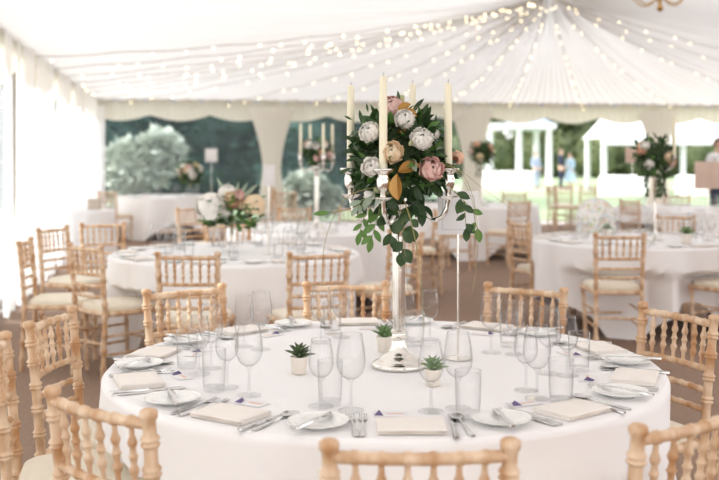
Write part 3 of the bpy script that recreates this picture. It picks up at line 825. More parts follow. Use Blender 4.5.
# ------------------------------------------------------------------ flowers
def bloom(parent, c, axis, R, mat, kind='rose', seed=0, name='rose'):
    """petals wrapped round a ball in layers, the inner ones closed over the heart"""
    rnd = random.Random(seed); c = Vector(c); ax = Vector(axis).normalized(); b = MB()
    t1 = ax.orthogonal().normalized(); t2 = ax.cross(t1); c = c-ax*R*.35
    # (radius, end angle, half width, count, flare)
    L = [(.58, 10, 1.5, 3, .0), (.68, 20, 1.2, 3, .03), (.77, 31, 1.0, 4, .05), (.85, 44, .85, 5, .08), (.92, 58, .75, 5, .12), (.98, 76, .68, 6, .18)]
    ruff = .03
    if kind == 'ruffle':
        L = [(.74, 6, 1.0, 4, .03), (.80, 15, .7, 6, .05), (.85, 26, .55, 8, .06), (.89, 38, .48, 9, .07), (.93, 52, .42, 11, .08), (.97, 68, .40, 12, .12), (1.0, 86, .38, 12, .16)]; ruff = .045
    if kind == 'bud': L = [(.45, 8, 1.4, 3, 0), (.55, 22, 1.1, 3, .03), (.62, 40, .9, 4, .05)]
    for li, (rl, th, hw, n, fl_) in enumerate(L):
        for k in range(n):
            ang = 2*PI*k/n+li*.9+rnd.uniform(-.15, .15); ph = rnd.uniform(0, 6); te = math.radians(th+rnd.uniform(-4, 6)); rr = rl*rnd.uniform(.95, 1.04)
            def fn(i, j):
                s_ = i/3-1; t = j/5; tq = te+(math.radians(150)-te)*(1-t)+.30*s_*s_*t*(1 if li else .2)
                rho = R*rr*(1+fl_*t**4+.05*s_+ruff*math.sin(s_*6+ph)*t*t)
                az = ang+hw*s_*(.4+.6*math.sin(PI*min(1, .1+.75*t)))
                zz = rho*math.cos(tq)*(1.05 if kind != 'bud' else 1.7)
                return c+ax*zz+(t1*math.cos(az)+t2*math.sin(az))*rho*math.sin(tq)
            b.grid(fn, 7, 6)
    return b.build(name, mat, parent)
def sprig(b_leaf, b_stem, pts, n, L, W, rnd, droop=0):
    pts = [Vector(p) for p in pts]; b_stem.tube(pts, .0012, 5)
    m = len(pts)-1
    for k in range(n):
        t = (k+.6)/n*m; i = min(m-1, int(t)); p = pts[i].lerp(pts[i+1], t-i); d = (pts[i+1]-pts[i]).normalized()
        s_ = d.cross(Vector((rnd.uniform(-.5, .5), -1, rnd.uniform(-.3, .3)))).normalized()*(1 if k % 2 else -1)
        dd = d*.6+s_*.8+Vector((0, 0, -droop))
        nr = Vector((rnd.uniform(-.5, .5), -1, rnd.uniform(-.2, .6)))
        sc_ = rnd.uniform(.8, 1.15); b_leaf.leaf(p, dd, nr, L*sc_, W*sc_, rnd.uniform(0, .3))
    b_leaf.leaf(pts[-1], pts[-1]-pts[-2], (0, -1, .3), L, W, .1)

def main_arrangement():
    c = Vector((CB[0]+.006, CB[1], 1.452)); rnd = random.Random(25)
    r = empty('flower_arrangement', (c.x, c.y, c.z-.12), 0, 'dense ball of roses and dark foliage on top of the main candelabra', 'flowers')
    O = Vector(r.location)
    def loc(px, py, dy): return at(px, py, c.y+dy)-O
    C0 = c-O
    b = MB()
    b.lathe([(.001, -.075), (.05, -.065), (.10, -.03), (.115, .02), (.10, .08), (.065, .12), (.001, .14)], 20, C0, cap=False); b.build('floral_foam', 'foam', r)
    bd, bm, bg = MB(), MB(), MB()
    for k in range(760):
        a = rnd.uniform(0, 2*PI); e = math.asin(rnd.uniform(-.62, .98))
        d = Vector((math.cos(a)*math.cos(e), math.sin(a)*math.cos(e), math.sin(e)))
        q = rnd.uniform(.45, .93)
        p = C0+Vector((d.x*.155*q, d.y*.15*q, d.z*.165*q-.008))
        dd = d+Vector((rnd.uniform(-.6, .6), rnd.uniform(-.6, .6), rnd.uniform(-.6, .5)))
        nn = d+Vector((rnd.uniform(-.4, .4), rnd.uniform(-.4, .4), rnd.uniform(-.2, .6)))
        L = rnd.uniform(.040, .072); tgt = bd if rnd.random() < .80 else (bm if rnd.random() < .75 else bg)
        tgt.leaf(p, dd, nn, L, L*rnd.uniform(.28, .55), rnd.uniform(0, .4), cup=.2)
    # slim pointed leaves standing out of the outline
    for px, py, ang, L in ((362, 124, 100, .05), (356, 140, 165, .055), (352, 120, 150, .03), (424, 122, 65, .065), (430, 130, 25, .05), (436, 143, 20, .05), (416, 128, 95, .06), (360, 158, 190, .05), (362, 146, 200, .07), (368, 112, 100, .03),
                           (444, 158, -20, .05), (352, 168, 200, .05), (440, 150, 5, .05), (412, 112, 50, .06), (420, 118, 60, .06), (399, 104, 95, .045), (376, 118, 110, .05), (366, 172, 215, .06), (372, 186, 230, .06), (432, 182, -60, .06), (445, 176, -50, .05)):
        a = math.radians(ang); p = loc(px, py, rnd.uniform(-.06, .04)); bd.leaf(p, (math.cos(a), rnd.uniform(-.3, .3), math.sin(a)), (rnd.uniform(-.4, .4), -1, .4), L, L*.26, .1)
    # broad rounded leaves on the lower front
    for k in range(44):
        px = rnd.uniform(384, 424); py = rnd.uniform(186, 209)
        bd.leaf(loc(px, py, rnd.uniform(-.12, .08)), (rnd.uniform(-.7, .7), rnd.uniform(-.5, .2), rnd.uniform(-1, -.1)), (rnd.uniform(-.4, .4), -1, .4), rnd.uniform(.045, .065), rnd.uniform(.026, .036), .2)
    bd.build('foliage', 'leafd', r); bm.build('foliage', 'leafm', r); bg.build('foliage', 'leafg', r)
    # blooms: px, py, depth, radius, colour, kind
    BL = [(369, 130, -.145, .031, 'pwhite', 'ruffle'), (405, 117, -.13, .030, 'pwhite', 'ruffle'), (422.5, 137, -.155, .034, 'pwhite', 'ruffle'), (392, 151, -.175, .034, 'pcream', 'rose'), (371, 166, -.165, .030, 'pwhite', 'rose'),
          (433, 168, -.165, .037, 'ppink', 'rose'), (392, 104, -.06, .034, 'ppink', 'ruffle'), (367, 195, -.10, .022, 'pwhite', 'bud'), (397, 126, -.06, .018, 'ppeach', 'rose'), (434, 133, -.05, .02, 'pwhite', 'ruffle'), (384, 118, .0, .02, 'pwhite', 'ruffle'),
          (458, 157, .10, .022, 'ppeach', 'rose'), (403, 140, .13, .035, 'pwhite', 'ruffle'), (425, 160, .14, .035, 'ppink', 'rose'), (380, 150, .14, .035, 'pcream', 'rose'), (402, 97, .0, .014, 'bud', 'bud'), (376, 190, -.13, .016, 'bud', 'bud'), (411, 142, -.15, .010, 'bud', 'bud'), (383, 191, -.14, .018, 'bud', 'bud')]
    nm = {'pwhite': 'white bloom', 'pcream': 'cream rose', 'ppink': 'dusky pink rose', 'ppeach': 'peach bloom', 'bud': 'pale green bud'}
    for k, (px, py, dy, R, mt, kd) in enumerate(BL):
        p = loc(px, py, dy); ax = (p-C0); ax = Vector((ax.x*.6, -.9*abs(.15)/.15 if dy < .05 else .9, ax.z*.6+.02))
        if kd == 'bud': ax = Vector((p.x-C0.x, -.03, max(.02, p.z-C0.z+.03)))
        ax = Vector((ax.x*3, ax.y, ax.z*3+.25)) if kd != 'bud' else ax
        o = bloom(r, p, ax, R, mt, kd, k, 'bloom' if kd != 'bud' else 'bud'); o['label'] = nm[mt]
    for px, py, ang, L in ((409, 168, 20, .075), (397, 187, 95, .085), (402, 124, 300, .05), (400, 133, 250, .045), (396, 139, 200, .035), (404, 107, 30, .05), (410, 113, 340, .05)):
        a = math.radians(ang); d = Vector((math.cos(a), -.1, math.sin(a))); b = MB()
        p = loc(px, py, -.165 if py > 150 else -.10)-d*L*.5
        b.leaf(p, d, (-math.sin(a)*.5, -1, math.cos(a)*.5), L, L*.55, .12, cup=.35); o = b.build('gold_leaf', 'gold', r)
    # trailing sprigs: stem and leaves in one part each
    def trail(pts, n, L, W, droop=.3, mt='leafm', name='trailing_leaves'):
        bl, bs = MB(), MB(); sprig(bl, bs, [loc(*p) for p in pts], n, L, W, rnd, droop)
        o = bl.build(name, mt, r); bs.build('stem', 'stem', o)
    trail([(372, 205, -.08), (366, 214, -.11), (362, 222, -.12), (360, 232, -.12)], 5, .046, .020)
    trail([(380, 206, -.08), (378, 216, -.12), (375, 226, -.13), (372, 238, -.13)], 6, .05, .022)
    trail([(385, 205, -.06), (388, 220, -.12), (392, 236, -.13)], 4, .05, .028, mt='leafd')
    trail([(400, 205, -.08), (402, 220, -.14), (403, 240, -.15), (402, 252, -.15)], 5, .048, .036, mt='leafd')
    trail([(408, 206, -.08), (410, 216, -.13), (412, 228, -.13)], 4, .046, .034, mt='leafd')
    trail([(452, 190, -.08), (460, 197, -.08), (467, 204, -.06), (474, 214, -.06), (477, 228, -.06)], 4, .05, .026, mt='leafm')
    trail([(454, 190, -.08), (461, 199, -.08), (465, 210, -.07), (466, 228, -.06)], 5, .048, .026, mt='leafd')
    trail([(374, 190, -.06), (366, 200, -.10), (361, 206, -.12)], 3, .04, .020, mt='leafd')
    trail([(360, 205, -.10), (346, 210, -.12), (336, 212, -.12), (330, 212.5, -.12)], 0, .055, .018, 0)
    trail([(378, 190, -.08), (372, 196, -.16), (362, 200, -.16), (358, 206, -.16)], 5, .04, .018, mt='leafg')
    def blade(pts, rr=.0012, mt='grassb'):
        P = [loc(*p) for p in pts]; sm = []
        for i in range(len(P)-1):
            p0, p1, p2, p3 = P[max(i-1, 0)], P[i], P[i+1], P[min(i+2, len(P)-1)]
            for t in (0, .2, .4, .6, .8): sm.append(.5*((2*p1)+(p2-p0)*t+(2*p0-5*p1+4*p2-p3)*t*t+(3*p1-p0-3*p2+p3)*t**3))
        sm.append(P[-1]); b = MB(); b.tube(sm, [rr*(1-.6*i/len(sm)) for i in range(len(sm))], 5); b.build('grass_blade', mt, r)
    blade([(385, 185, -.1), (352, 194, -.14), (336, 212, -.15), (326, 238, -.15), (322.5, 262, -.15), (322, 288, -.15)], .0014)
    blade([(404, 200, -.1), (411, 222, -.16), (417, 250, -.17), (421, 285, -.17), (424, 328, -.16)], .0020)
    blade([(430, 165, -.1), (452, 166, -.14), (466, 180, -.14), (474, 202, -.14), (478, 232, -.13), (477, 260, -.13), (472, 296, -.12)], .0012)
    blade([(430, 168, -.1), (455, 168, -.10), (485, 190, -.06), (510, 208, -.02), (530, 226, .0)], .0009)
    blade([(432, 172, -.1), (456, 172, -.12), (468, 190, -.12), (475, 214, -.12), (474, 240, -.12)], .0010, 'stem')
    blade([(398, 120, .0), (410, 112, -.02), (418, 106, -.03)], .0018)
    blade([(403, 205, -.1), (404, 240, -.15), (408, 290, -.15)], .0010)
main_arrangement()

def small_flowers(x, y, z, R, label, seed, cols, group=None, dark=True, sy=1.0, nb=10, hang=0, name='flower_arrangement', Rb=.26):
    rnd = random.Random(seed); r = empty(name, (x, y, z-R), 0, label, 'flowers', group); C0 = Vector((0, 0, R))
    b = MB(); b.lathe([(.001, -.65*R), (.6*R, -.3*R), (.7*R, .1*R), (.4*R, .6*R), (.001, .68*R)], 14, C0, cap=False); b.build('floral_foam', 'foam', r)
    bd, bm = MB(), MB()
    for k in range(330):
        a = rnd.uniform(0, 2*PI); e = math.asin(rnd.uniform(-.9, .95)); d = Vector((math.cos(a)*math.cos(e), math.sin(a)*math.cos(e), math.sin(e)*sy))
        p = C0+d*R*rnd.uniform(.4, .85); L = rnd.uniform(.25, .45)*R
        (bd if rnd.random() < .7 else bm).leaf(p, d+Vector((rnd.uniform(-.6, .6), rnd.uniform(-.6, .6), rnd.uniform(-.6, .5))), d+Vector((0, 0, .5)), L, L*.42, .2)
    for k in range(hang):
        a = rnd.uniform(0, 2*PI); q = rnd.uniform(.3, .8)*R
        for i in range(5): bd.leaf(C0+Vector((math.cos(a)*q, math.sin(a)*q, -R*(.7+.22*i))), (rnd.uniform(-.6, .6), rnd.uniform(-.6, .6), -1), (0, -1, .2), .3*R, .13*R, .2)
    bd.build('foliage', 'leafd', r); bm.build('foliage', 'leafm', r)
    for k in range(nb):
        a = -PI/2+(k-nb/2)*2.4/nb*2.0 if k % 4 else rnd.uniform(0, 2*PI); e = rnd.uniform(-.5, .9)
        d = Vector((math.cos(a)*math.cos(e), math.sin(a)*math.cos(e), math.sin(e)*sy))
        bloom(r, C0+d*R*.86, d, Rb*R*rnd.uniform(.85, 1.15), cols[k % len(cols)], 'rose' if k % 2 else 'ruffle', seed*20+k, 'bloom')
    return r
# second candelabra on the table before the tied drape
x6, y6 = -.425, 9.9
candelabra(x6, y6, ZT, 'small silver candelabra with pink roses before the dark hedge', rot=math.radians(25), H=.60)
for k, t in enumerate(['right arm', 'rear arm', 'left arm', 'front arm']):
    a = math.radians(25)+k*PI/2
    candle(x6+.17*math.cos(a), y6+.17*math.sin(a), ZT+.60+.137-.002, .30, 'ivory candle on the %s of the distant candelabra by the hedge' % t, .015, 'candles of the distant candelabra')
small_flowers(x6, y6, 1.50, .16, 'pink and white roses in dark foliage on the distant candelabra', 4, ['ppink', 'pwhite', 'ppeach', 'pwhite'])
# tall flower stands
def tall_stand(x, y, ztop, label, z0=ZT):
    r = empty('flower_stand', (x, y, z0), 0, label, 'stand', 'tall flower stands'); H = ztop-z0
    b = MB(); b.lathe([(.001, 0), (.075, 0), (.076, .006), (.06, .012), (.03, .02), (.014, .04), (.012, .08)], 28); b.build('base', 'silver', r)
    b = MB(); b.lathe([(.012, .07), (.010, H*.5), (.012, H-.04), (.03, H-.02), (.05, H)], 16); b.build('column', 'silver', r)
tall_stand(2.50, 8.45, 1.38, 'tall slim silver flower stand on the right-hand table')
small_flowers(2.50, 8.45, 1.455, .185, 'dark foliage ball with cream and peach roses above the right-hand table', 9, ['pwhite', 'pcream', 'ppeach', 'pwhite'], sy=1.15, nb=8, hang=7, Rb=.20)
candle(2.50+.125, 8.45-.12, 1.47, .34, 'pale candle standing right of the dark flower ball at the right', .017, None)
bq = MB(); bq.tube([(2.50, 8.45, 1.36), (2.57, 8.38, 1.34), (2.62, 8.335, 1.39), (2.625, 8.33, 1.44)], .008, 8)
o = bq.build('candle_bracket', 'silver'); tag(o, 'small silver candle arm right of the dark flower ball', 'candle holder')
bq = MB(); bq.lathe([(.01, -.03), (.02, -.02), (.035, 0), (.02, .002)], 16, (2.625, 8.33, 1.468)); bq.build('cup', 'silver', o)
tall_stand(1.83, 14.9, 1.42, 'tall silver flower stand on the middle distance table')
small_flowers(1.83, 14.9, 1.53, .20, 'loose distant flower ball above the bare middle distance table', 12, ['pcream', 'ppink', 'ppeach'], nb=7, hang=3)
# low vases
def vase(x, y, h, R, label, z0=ZT):
    r = empty('glass_vase', (x, y, z0), 0, label, 'vase')
    b = MB(); b.lathe([(.001, 0), (R*.8, 0), (R, .006), (R, .014), (.02, .02), (.016, .05), (.018, h*.5), (R*.7, h*.8), (R*.9, h), (R*.86, h), (R*.6, h*.8), (.012, h*.55), (.001, h*.5)], 24, cap=False); b.build('body', 'glassbase', r)
    b = MB()
    for k in range(7): a = k*.9; b.tube([(.008*math.cos(a), .008*math.sin(a), h*.56), (.02*math.cos(a+2), .02*math.sin(a+2), h+.03)], .003, 5)
    b.build('stems', 'stem', r)
vx, vy = -.945, 7.4
vase(vx, vy, .24, .06, 'clear footed glass vase under the white hydrangeas')
r = empty('flower_arrangement', (vx, vy, .98), 0, 'loose low arrangement with large white hydrangeas on the second table', 'flowers')
rnd = random.Random(31)
def hydr(c, R, mt):
    b = MB()
    for k in range(150):
        z = rnd.uniform(-.7, 1); a = rnd.uniform(0, 2*PI); q = math.sqrt(1-min(1, z*z)); d = Vector((q*math.cos(a), q*math.sin(a), z)); p = Vector(c)+d*R
        t1 = d.orthogonal().normalized(); t2 = d.cross(t1); 
        for m in range(4):
            aa = m*PI/2+k; b.leaf(p-d*.004, t1*math.cos(aa)+t2*math.sin(aa)+d*.35, d, R*.26, R*.24, .1)
    b.lathe([(.001, -.8*R), (.6*R, -.6*R), (.9*R, 0), (.6*R, .6*R), (.001, .88*R)], 14, c, cap=False)
    b.build('hydrangea', mt, r)
hydr((-.15, -.06, .105), .105, 'pwhite'); hydr((.17, -.05, .12), .08, 'pcream'); hydr((-.05, .10, .20), .07, 'pwhite')
bd, bm = MB(), MB()
for k in range(190):
    a = rnd.uniform(0, 2*PI); q = rnd.uniform(.02, .24); z = rnd.uniform(-.04, .17)
    d = Vector((math.cos(a), math.sin(a)*.6, rnd.uniform(-.3, .9)))
    (bm if k % 3 else bd).leaf((q*math.cos(a)*.85, q*math.sin(a)*.6-.02, z), d, (0, -.6, 1), rnd.uniform(.05, .09), rnd.uniform(.025, .045), .2)
bd.build('foliage', 'leafd', r); bm.build('foliage', 'leafm', r)
bl = MB()
for (ax_, az, L) in ((-.5, .9, .26), (.75, .75, .26), (.2, 1, .2), (-.2, 1, .2), (.5, .9, .22), (.9, .5, .22)):
    bl.leaf((0, .05, .10), (ax_, .1, az), (0, -1, .2), L, .035, .1)
bl.build('tall_leaf_spray', 'leafg', r)
for k, (x, z, mt) in enumerate(((.02, .14, 'ppeach'), (.0, .19, 'pcream'), (.06, .2, 'ppink'), (.09, .13, 'pcream'), (-.03, .08, 'pwhite'))): bloom(r, (x, -.10, z), (0, -1, .4), .04, mt, 'rose', k+70, 'bloom')
vase(-3.04, 17.95, .30, .09, 'low vase on the farthest table before the hedge')
small_flowers(-3.04, 17.95, 1.17, .24, 'small cream and pink flower bowl on the farthest left table', 16, ['pwhite', 'pcream', 'ppink', 'pwhite'], nb=12)
succulent((2.50-.28, 8.95, ZT), 'tiny succulent beside the arched board on the right-hand table', 1.1, seed=7, group=None)
succulent((2.50+.17, 8.15, ZT), 'larger green succulent pot in front of the tall stand on the right', 1.45, seed=8, group=None)

# arched board on the right-hand table
ra = empty('arched_board', (2.20, 9.28, ZT), 0, 'white arched board with pastel floral print on the right-hand table', 'sign')
b = MB(); w, h, th = .175, .32, .012; pts = [(-w, 0), (w, 0)]+[(w*math.cos(PI*k/16), h-w+w*math.sin(PI*k/16)) for k in range(17)]
n = len(pts); b.add([(x, -th/2, z) for x, z in pts]+[(x, th/2, z) for x, z in pts], [tuple(range(n)), tuple(range(2*n-1, n-1, -1))]+[(i, (i+1) % n+0, (i+1) % n+n, i+n) for i in range(n)])
b.build('panel', 'arch', ra, smooth=False)
b = MB(); b.tube([(x, 0, z+.001) for x, z in pts]+[(pts[0][0], 0, .001)], .007, 6); b.build('rim', 'white', ra)

# table number stands
def number_stand(x, y, ztop, w, h, rz, label, mat='card', z0=ZT):
    r = empty('table_number_stand', (x, y, z0), rz, label, 'table number', 'table number stands')
    H = ztop-h-z0
    b = MB(); b.lathe([(.001, 0), (.045, 0), (.046, .004), (.03, .008), (.006, .012)], 28); b.build('base', 'silver', r)
    b = MB(); b.tube([(0, 0, .01), (0, 0, H+.02)], .0042, 8); b.build('pole', 'silver', r)
    b = MB(); b.slab((0, -.006, H+h/2), (w, .004, h), .0012); c = b.build('card', mat, r)
    b = MB()
    for s in (-1, 1): b.box((s*(w/2-.016), -.0085, H+h/2), (.0022, .0006, h-.032)); b.box((0, -.0085, H+h/2+s*(h/2-.016)), (w-.032, .0006, .0022))
    b.build('printed_border', 'cardink', c, smooth=False)
    b = MB(); b.tube([(-.02, -.003, H+.005), (.02, -.003, H+.005)], .004, 6); b.build('clip', 'silver', r)
number_stand(.343, 3.47, 1.335, .142, .150, 0, 'white table number card on a thin pole right of the main candelabra')
number_stand(-.66, 7.25, 1.40, .135, .15, 1.0, 'card stand turned sideways right of the white hydrangeas')
number_stand(-2.68, 18.05, 1.62, .22, .24, 0, 'pinkish card stand above the farthest left table', 'card')
number_stand(2.95, 8.45, 1.42, .23, .23, 0, 'brown card stand cut by the right edge of the photo', 'kraft')
number_stand(3.80, 13.9, 1.60, .20, .22, 0, 'pale brown card left of the dark flower ball', 'kraft')

# settings on the other tables
def far_settings(tn, n, phase, what, ng=2):
    x, y, R = TABLES[tn]
    for k in range(n):
        a = phase+2*PI*k/n; ca, sa = math.cos(a), math.sin(a); rx, ry = -sa, ca; rot = a+PI/2
        def P(rt, r_): return (x+ca*r_+rx*rt, y+sa*r_+ry*rt, ZT)
        PL.put(P(-.20, .77), rot, 'white side plate on the '+what, 'side plates on the '+what)
        NA.put(P(.03, .80), rot, 'folded cream napkin on the '+what, 'napkins on the '+what)
        if tn in ('T2', 'T3'):
            FK.put(P(-.09, .78), rot, 'steel fork on the '+what, 'forks on the '+what); KN.put(P(.145, .78), rot, 'steel knife on the '+what, 'knives on the '+what)
        WR.put(P(.16, .56), 0, 'tall wine glass on the '+what, 'tall wine glasses on the '+what)
        WW.put(P(.07, .53), 0, 'smaller wine glass on the '+what, 'smaller wine glasses on the '+what)
        TU.put(P(.13, .47), 0, 'tumbler on the '+what, 'tumblers on the '+what)
far_settings('T2', 9, .35, 'hydrangea table')
far_settings('T3', 9, .15, 'right-hand table with the dark flower ball')
far_settings('T6', 8, .1, 'table of the distant candelabra')
far_settings('T8', 7, .5, 'table behind the right-hand table')
far_settings('T4', 6, .2, 'farthest left table')
far_settings('T5', 6, .4, 'middle distance table')

# ------------------------------------------------------------------ outside
b = MB(); b.grid(lambda i, j: Vector((-60+160*i/20, -20+160*j/20, -.04)), 21, 21); struct('ground', b, 'gravel')  # unseen pale ground added instead of lawn, to keep green bounce out
b = MB(); b.grid(lambda i, j: Vector((-40+120*i/20, 23.5+116*j/20, -.03)), 21, 21); struct('lawn', b, 'lawn')
b = MB(); b.box((9, 46, -.02), (14, 2.0, .05)); struct('path', b, 'terrace', smooth=False)
def tree_mesh(seed, blobs, nl, lsz):
    rnd = random.Random(seed); b = MB()
    for (c, R) in blobs:
        nn = 18
        ph = [rnd.uniform(0, 6) for _ in range(4)]
        def fn(i, j):
            a = 2*PI*i/nn; e = -PI/2+PI*j/10
            q = .86*(1+.10*math.sin(3*a+ph[0])*math.cos(e)+.08*math.sin(5*e+ph[1]+2*a))
            return Vector((c[0]+R[0]*q*math.cos(a)*math.cos(e), c[1]+R[1]*q*math.sin(a)*math.cos(e), c[2]+R[2]*q*math.sin(e)))
        b.grid(fn, nn, 11, wrap=True)
        for k in range(nl):
            a = rnd.uniform(0, 2*PI); e = math.asin(rnd.uniform(-.7, 1)); d = Vector((math.cos(a)*math.cos(e), math.sin(a)*math.cos(e), math.sin(e)))
            p = Vector((c[0]+R[0]*d.x, c[1]+R[1]*d.y, c[2]+R[2]*d.z))*1
            p = Vector(c)+(p-Vector(c))*rnd.uniform(.84, 1.05)
            dd = d+Vector((rnd.uniform(-1, 1), rnd.uniform(-1, 1), rnd.uniform(-1, 1))); s_ = lsz*rnd.uniform(.6, 1.4)
            t1 = dd.cross(Vector((0, 0, 1))).normalized()*s_*.4; dn = dd.normalized()*s_
            b.add([p-t1*.3, p+dn*.5-t1, p+dn, p+dn*.5+t1], [(0, 1, 2, 3)])
    return b
def tree(kind, x, y, h, w, seed, label, name):
    r = empty(name, (x, y, -.04), seed, label, 'tree' if 'shrub' not in name else 'shrub')
    if kind == 'conifer':
        bl = [((0, 0, h*(.12+.76*k/5)), (w/2*(1-.13*k), w/2*(1-.13*k), h*.16)) for k in range(6)]; tree_mesh(seed, bl, 520, .30).build('crown', 'conifer', r)
        rr = .16
    elif kind == 'broad':
        rnd = random.Random(seed); bl = [((rnd.uniform(-.28, .28)*w, rnd.uniform(-.28, .28)*w, h*rnd.uniform(.35, .8)), (w*.3, w*.3, h*.22)) for k in range(7)]; tree_mesh(seed, bl, 420, .32).build('crown', 'broad', r); rr = .2
    else:
        rnd = random.Random(seed); bl = [((rnd.uniform(-.3, .3)*w, rnd.uniform(-.3, .3)*w, h*rnd.uniform(.35, .75)), (w*.25, w*.25, h*.24)) for k in range(8)]; tree_mesh(seed, bl, 420, .20).build('crown', 'olive', r); rr = .05
    b = MB(); b.tube([(0, 0, 0), (0, .03, h*.4), (0, 0, h*.7)], [rr, rr*.7, rr*.3], 8); b.build('trunk', 'bark', r)
cons = [(-12.5, 29, 7.5, 4.2), (-9.6, 31, 8.2, 4.0), (-6.9, 30, 7.6, 3.8), (-4.3, 31, 8.4, 4.0), (-1.7, 30, 7.7, 3.8), (.8, 31, 8.1, 4.0),]
cw = ['beyond the far left corner', 'left of the grey-green shrub', 'right behind the grey-green shrub', 'left of the tied drape', 'directly behind the tied drape', 'behind the distant candelabra', 'behind the main flower ball']
for k, (x, y, h, w) in enumerate(cons): tree('conifer', x, y, h, w, k+1, 'dark bluish conifer '+cw[k]+' in the garden', 'conifer')
cons2 = [(-14, 34.5, 9), (-10.7, 35, 9.2), (-7.6, 34.4, 8.8), (-4.8, 35.2, 9.4), (-1.9, 34.6, 9), (.4, 35, 9.3)]
for k, (x, y, h) in enumerate(cons2): tree('conifer', x, y, h, 4.6, k+11, 'dark conifer of the rear row, '+['outermost left', 'second from the left', 'third from the left', 'third from the right', 'second from the right', 'outermost right'][k], 'conifer')
tree('olive', -5.1, 23.6, 2.15, 1.9, 40, 'pale grey-green shrub outside the far left window', 'garden_shrub')
tree('olive', -1.05, 23.0, 1.15, 1.3, 41, 'low pale shrub outside, right of the tied drape', 'garden_shrub')
tree('olive', -6.3, 24.8, 1.9, .9, 42, 'narrow pale shrub outside at the far left corner', 'garden_shrub')
tree('olive', 1.0, 23.6, 1.3, 1.3, 43, 'pale shrub outside behind the main flower ball', 'garden_shrub')
bt = [(5.5, 82, 9, 7), (10.5, 84, 7.5, 7), (15.5, 80, 8.5, 6.5), (20.5, 83, 6, 7), (25.5, 82, 5.4, 6.5), (30.5, 84, 5.0, 7), (.5, 84, 9.5, 7), (18, 92, 8, 8), (8, 93, 10, 8), (36, 84, 6, 7)]
bw = ['left behind the pergola', 'behind the pergola centre', 'just right of the pergola', 'behind the garden marquee, left post', 'behind the garden marquee centre', 'behind the garden marquee right post', 'farthest left of the pergola', 'rearmost, right of the pergola', 'rearmost, above the pergola', 'at the right edge beyond the person']
for k, (x, y, h, w) in enumerate(bt): tree('broad', x, y, h, w, k+60, 'hazy green broadleaf tree '+bw[k], 'broadleaf_tree')
hb = [((-22+k*2.6, (k % 3)*.5, 1.5), (2.1, 1.3, 1.75)) for k in range(22)]
tag(tree_mesh(5, hb, 420, .34).build('garden_hedge', 'broad', None, loc=(24, 74, 0)), 'long clipped green hedge closing the lawn behind the pergola', 'hedge')
# pergola with slate roof
pg = empty('pergola', at(520, 182, 55).xy.to_3d(), 0, 'white columned pergola with blue roof across the lawn', 'pergola'); pz = -.04
ox = pg.location.x
def px2x(px, Y): return (px-CX)/F*Y
for (p, dy) in ((490, 0), (519, 0), (549, 0), (490, 4), (549, 4)):
    b = MB(); x = px2x(p, 55)-ox; b.lathe([(.26, 0), (.26, .12), (.2, .16), (.18, 1.6), (.16, 2.95), (.2, 3.0), (.24, 3.08)], 16, (x, dy, pz)); b.build('column', 'white', pg)
b = MB(); x0, x1 = px2x(483, 55)-ox, px2x(556, 55)-ox
b.box(((x0+x1)/2, 0, 3.22), (x1-x0, .35, .32)); b.box(((x0+x1)/2, 4, 3.22), (x1-x0, .35, .32))
for x in (x0+.3, x1-.3): b.box((x, 2, 3.22), (.3, 4, .28))
b.build('beam', 'white', pg, smooth=False)
b = MB(); xa, xb, xm = px2x(512, 55)-ox, px2x(554, 55)-ox, px2x(530, 55)-ox
b.add([(xa, .2, 3.38), (xb, .2, 3.38), (xb, 3.8, 3.38), (xa, 3.8, 3.38), (xm, 2, 4.25)], [(0, 1, 4), (1, 2, 4), (2, 3, 4), (3, 0, 4), (0, 3, 2, 1)]); b.build('roof', 'bluetile', pg, smooth=False)
# cloth-covered tables by the pergola
for k, (p, w, t) in enumerate(((492, .95, 'left white cloth-covered table under the pergola'), (509, 1.0, 'middle white cloth-covered table under the pergola'), (528, .8, 'right white cloth-covered table under the pergola'))):
    b = MB(); x, y = px2x(p, 52), 52
    rows = [(.001, .80), (.9, .80), (1, .78), (1.03, .5), (1.1, .0)]
    b.grid(lambda i, j: Vector((x+w/2*rows[j][0]*(1+.04*math.sin(i*1.7))*math.cos(2*PI*i/36), y+w/2*rows[j][0]*(1+.04*math.sin(i*1.7))*math.sin(2*PI*i/36), rows[j][1]-.03)), 36, 5, wrap=True)
    tag(b.build('covered_table', 'linen'), t, 'table', 'covered tables in the garden')
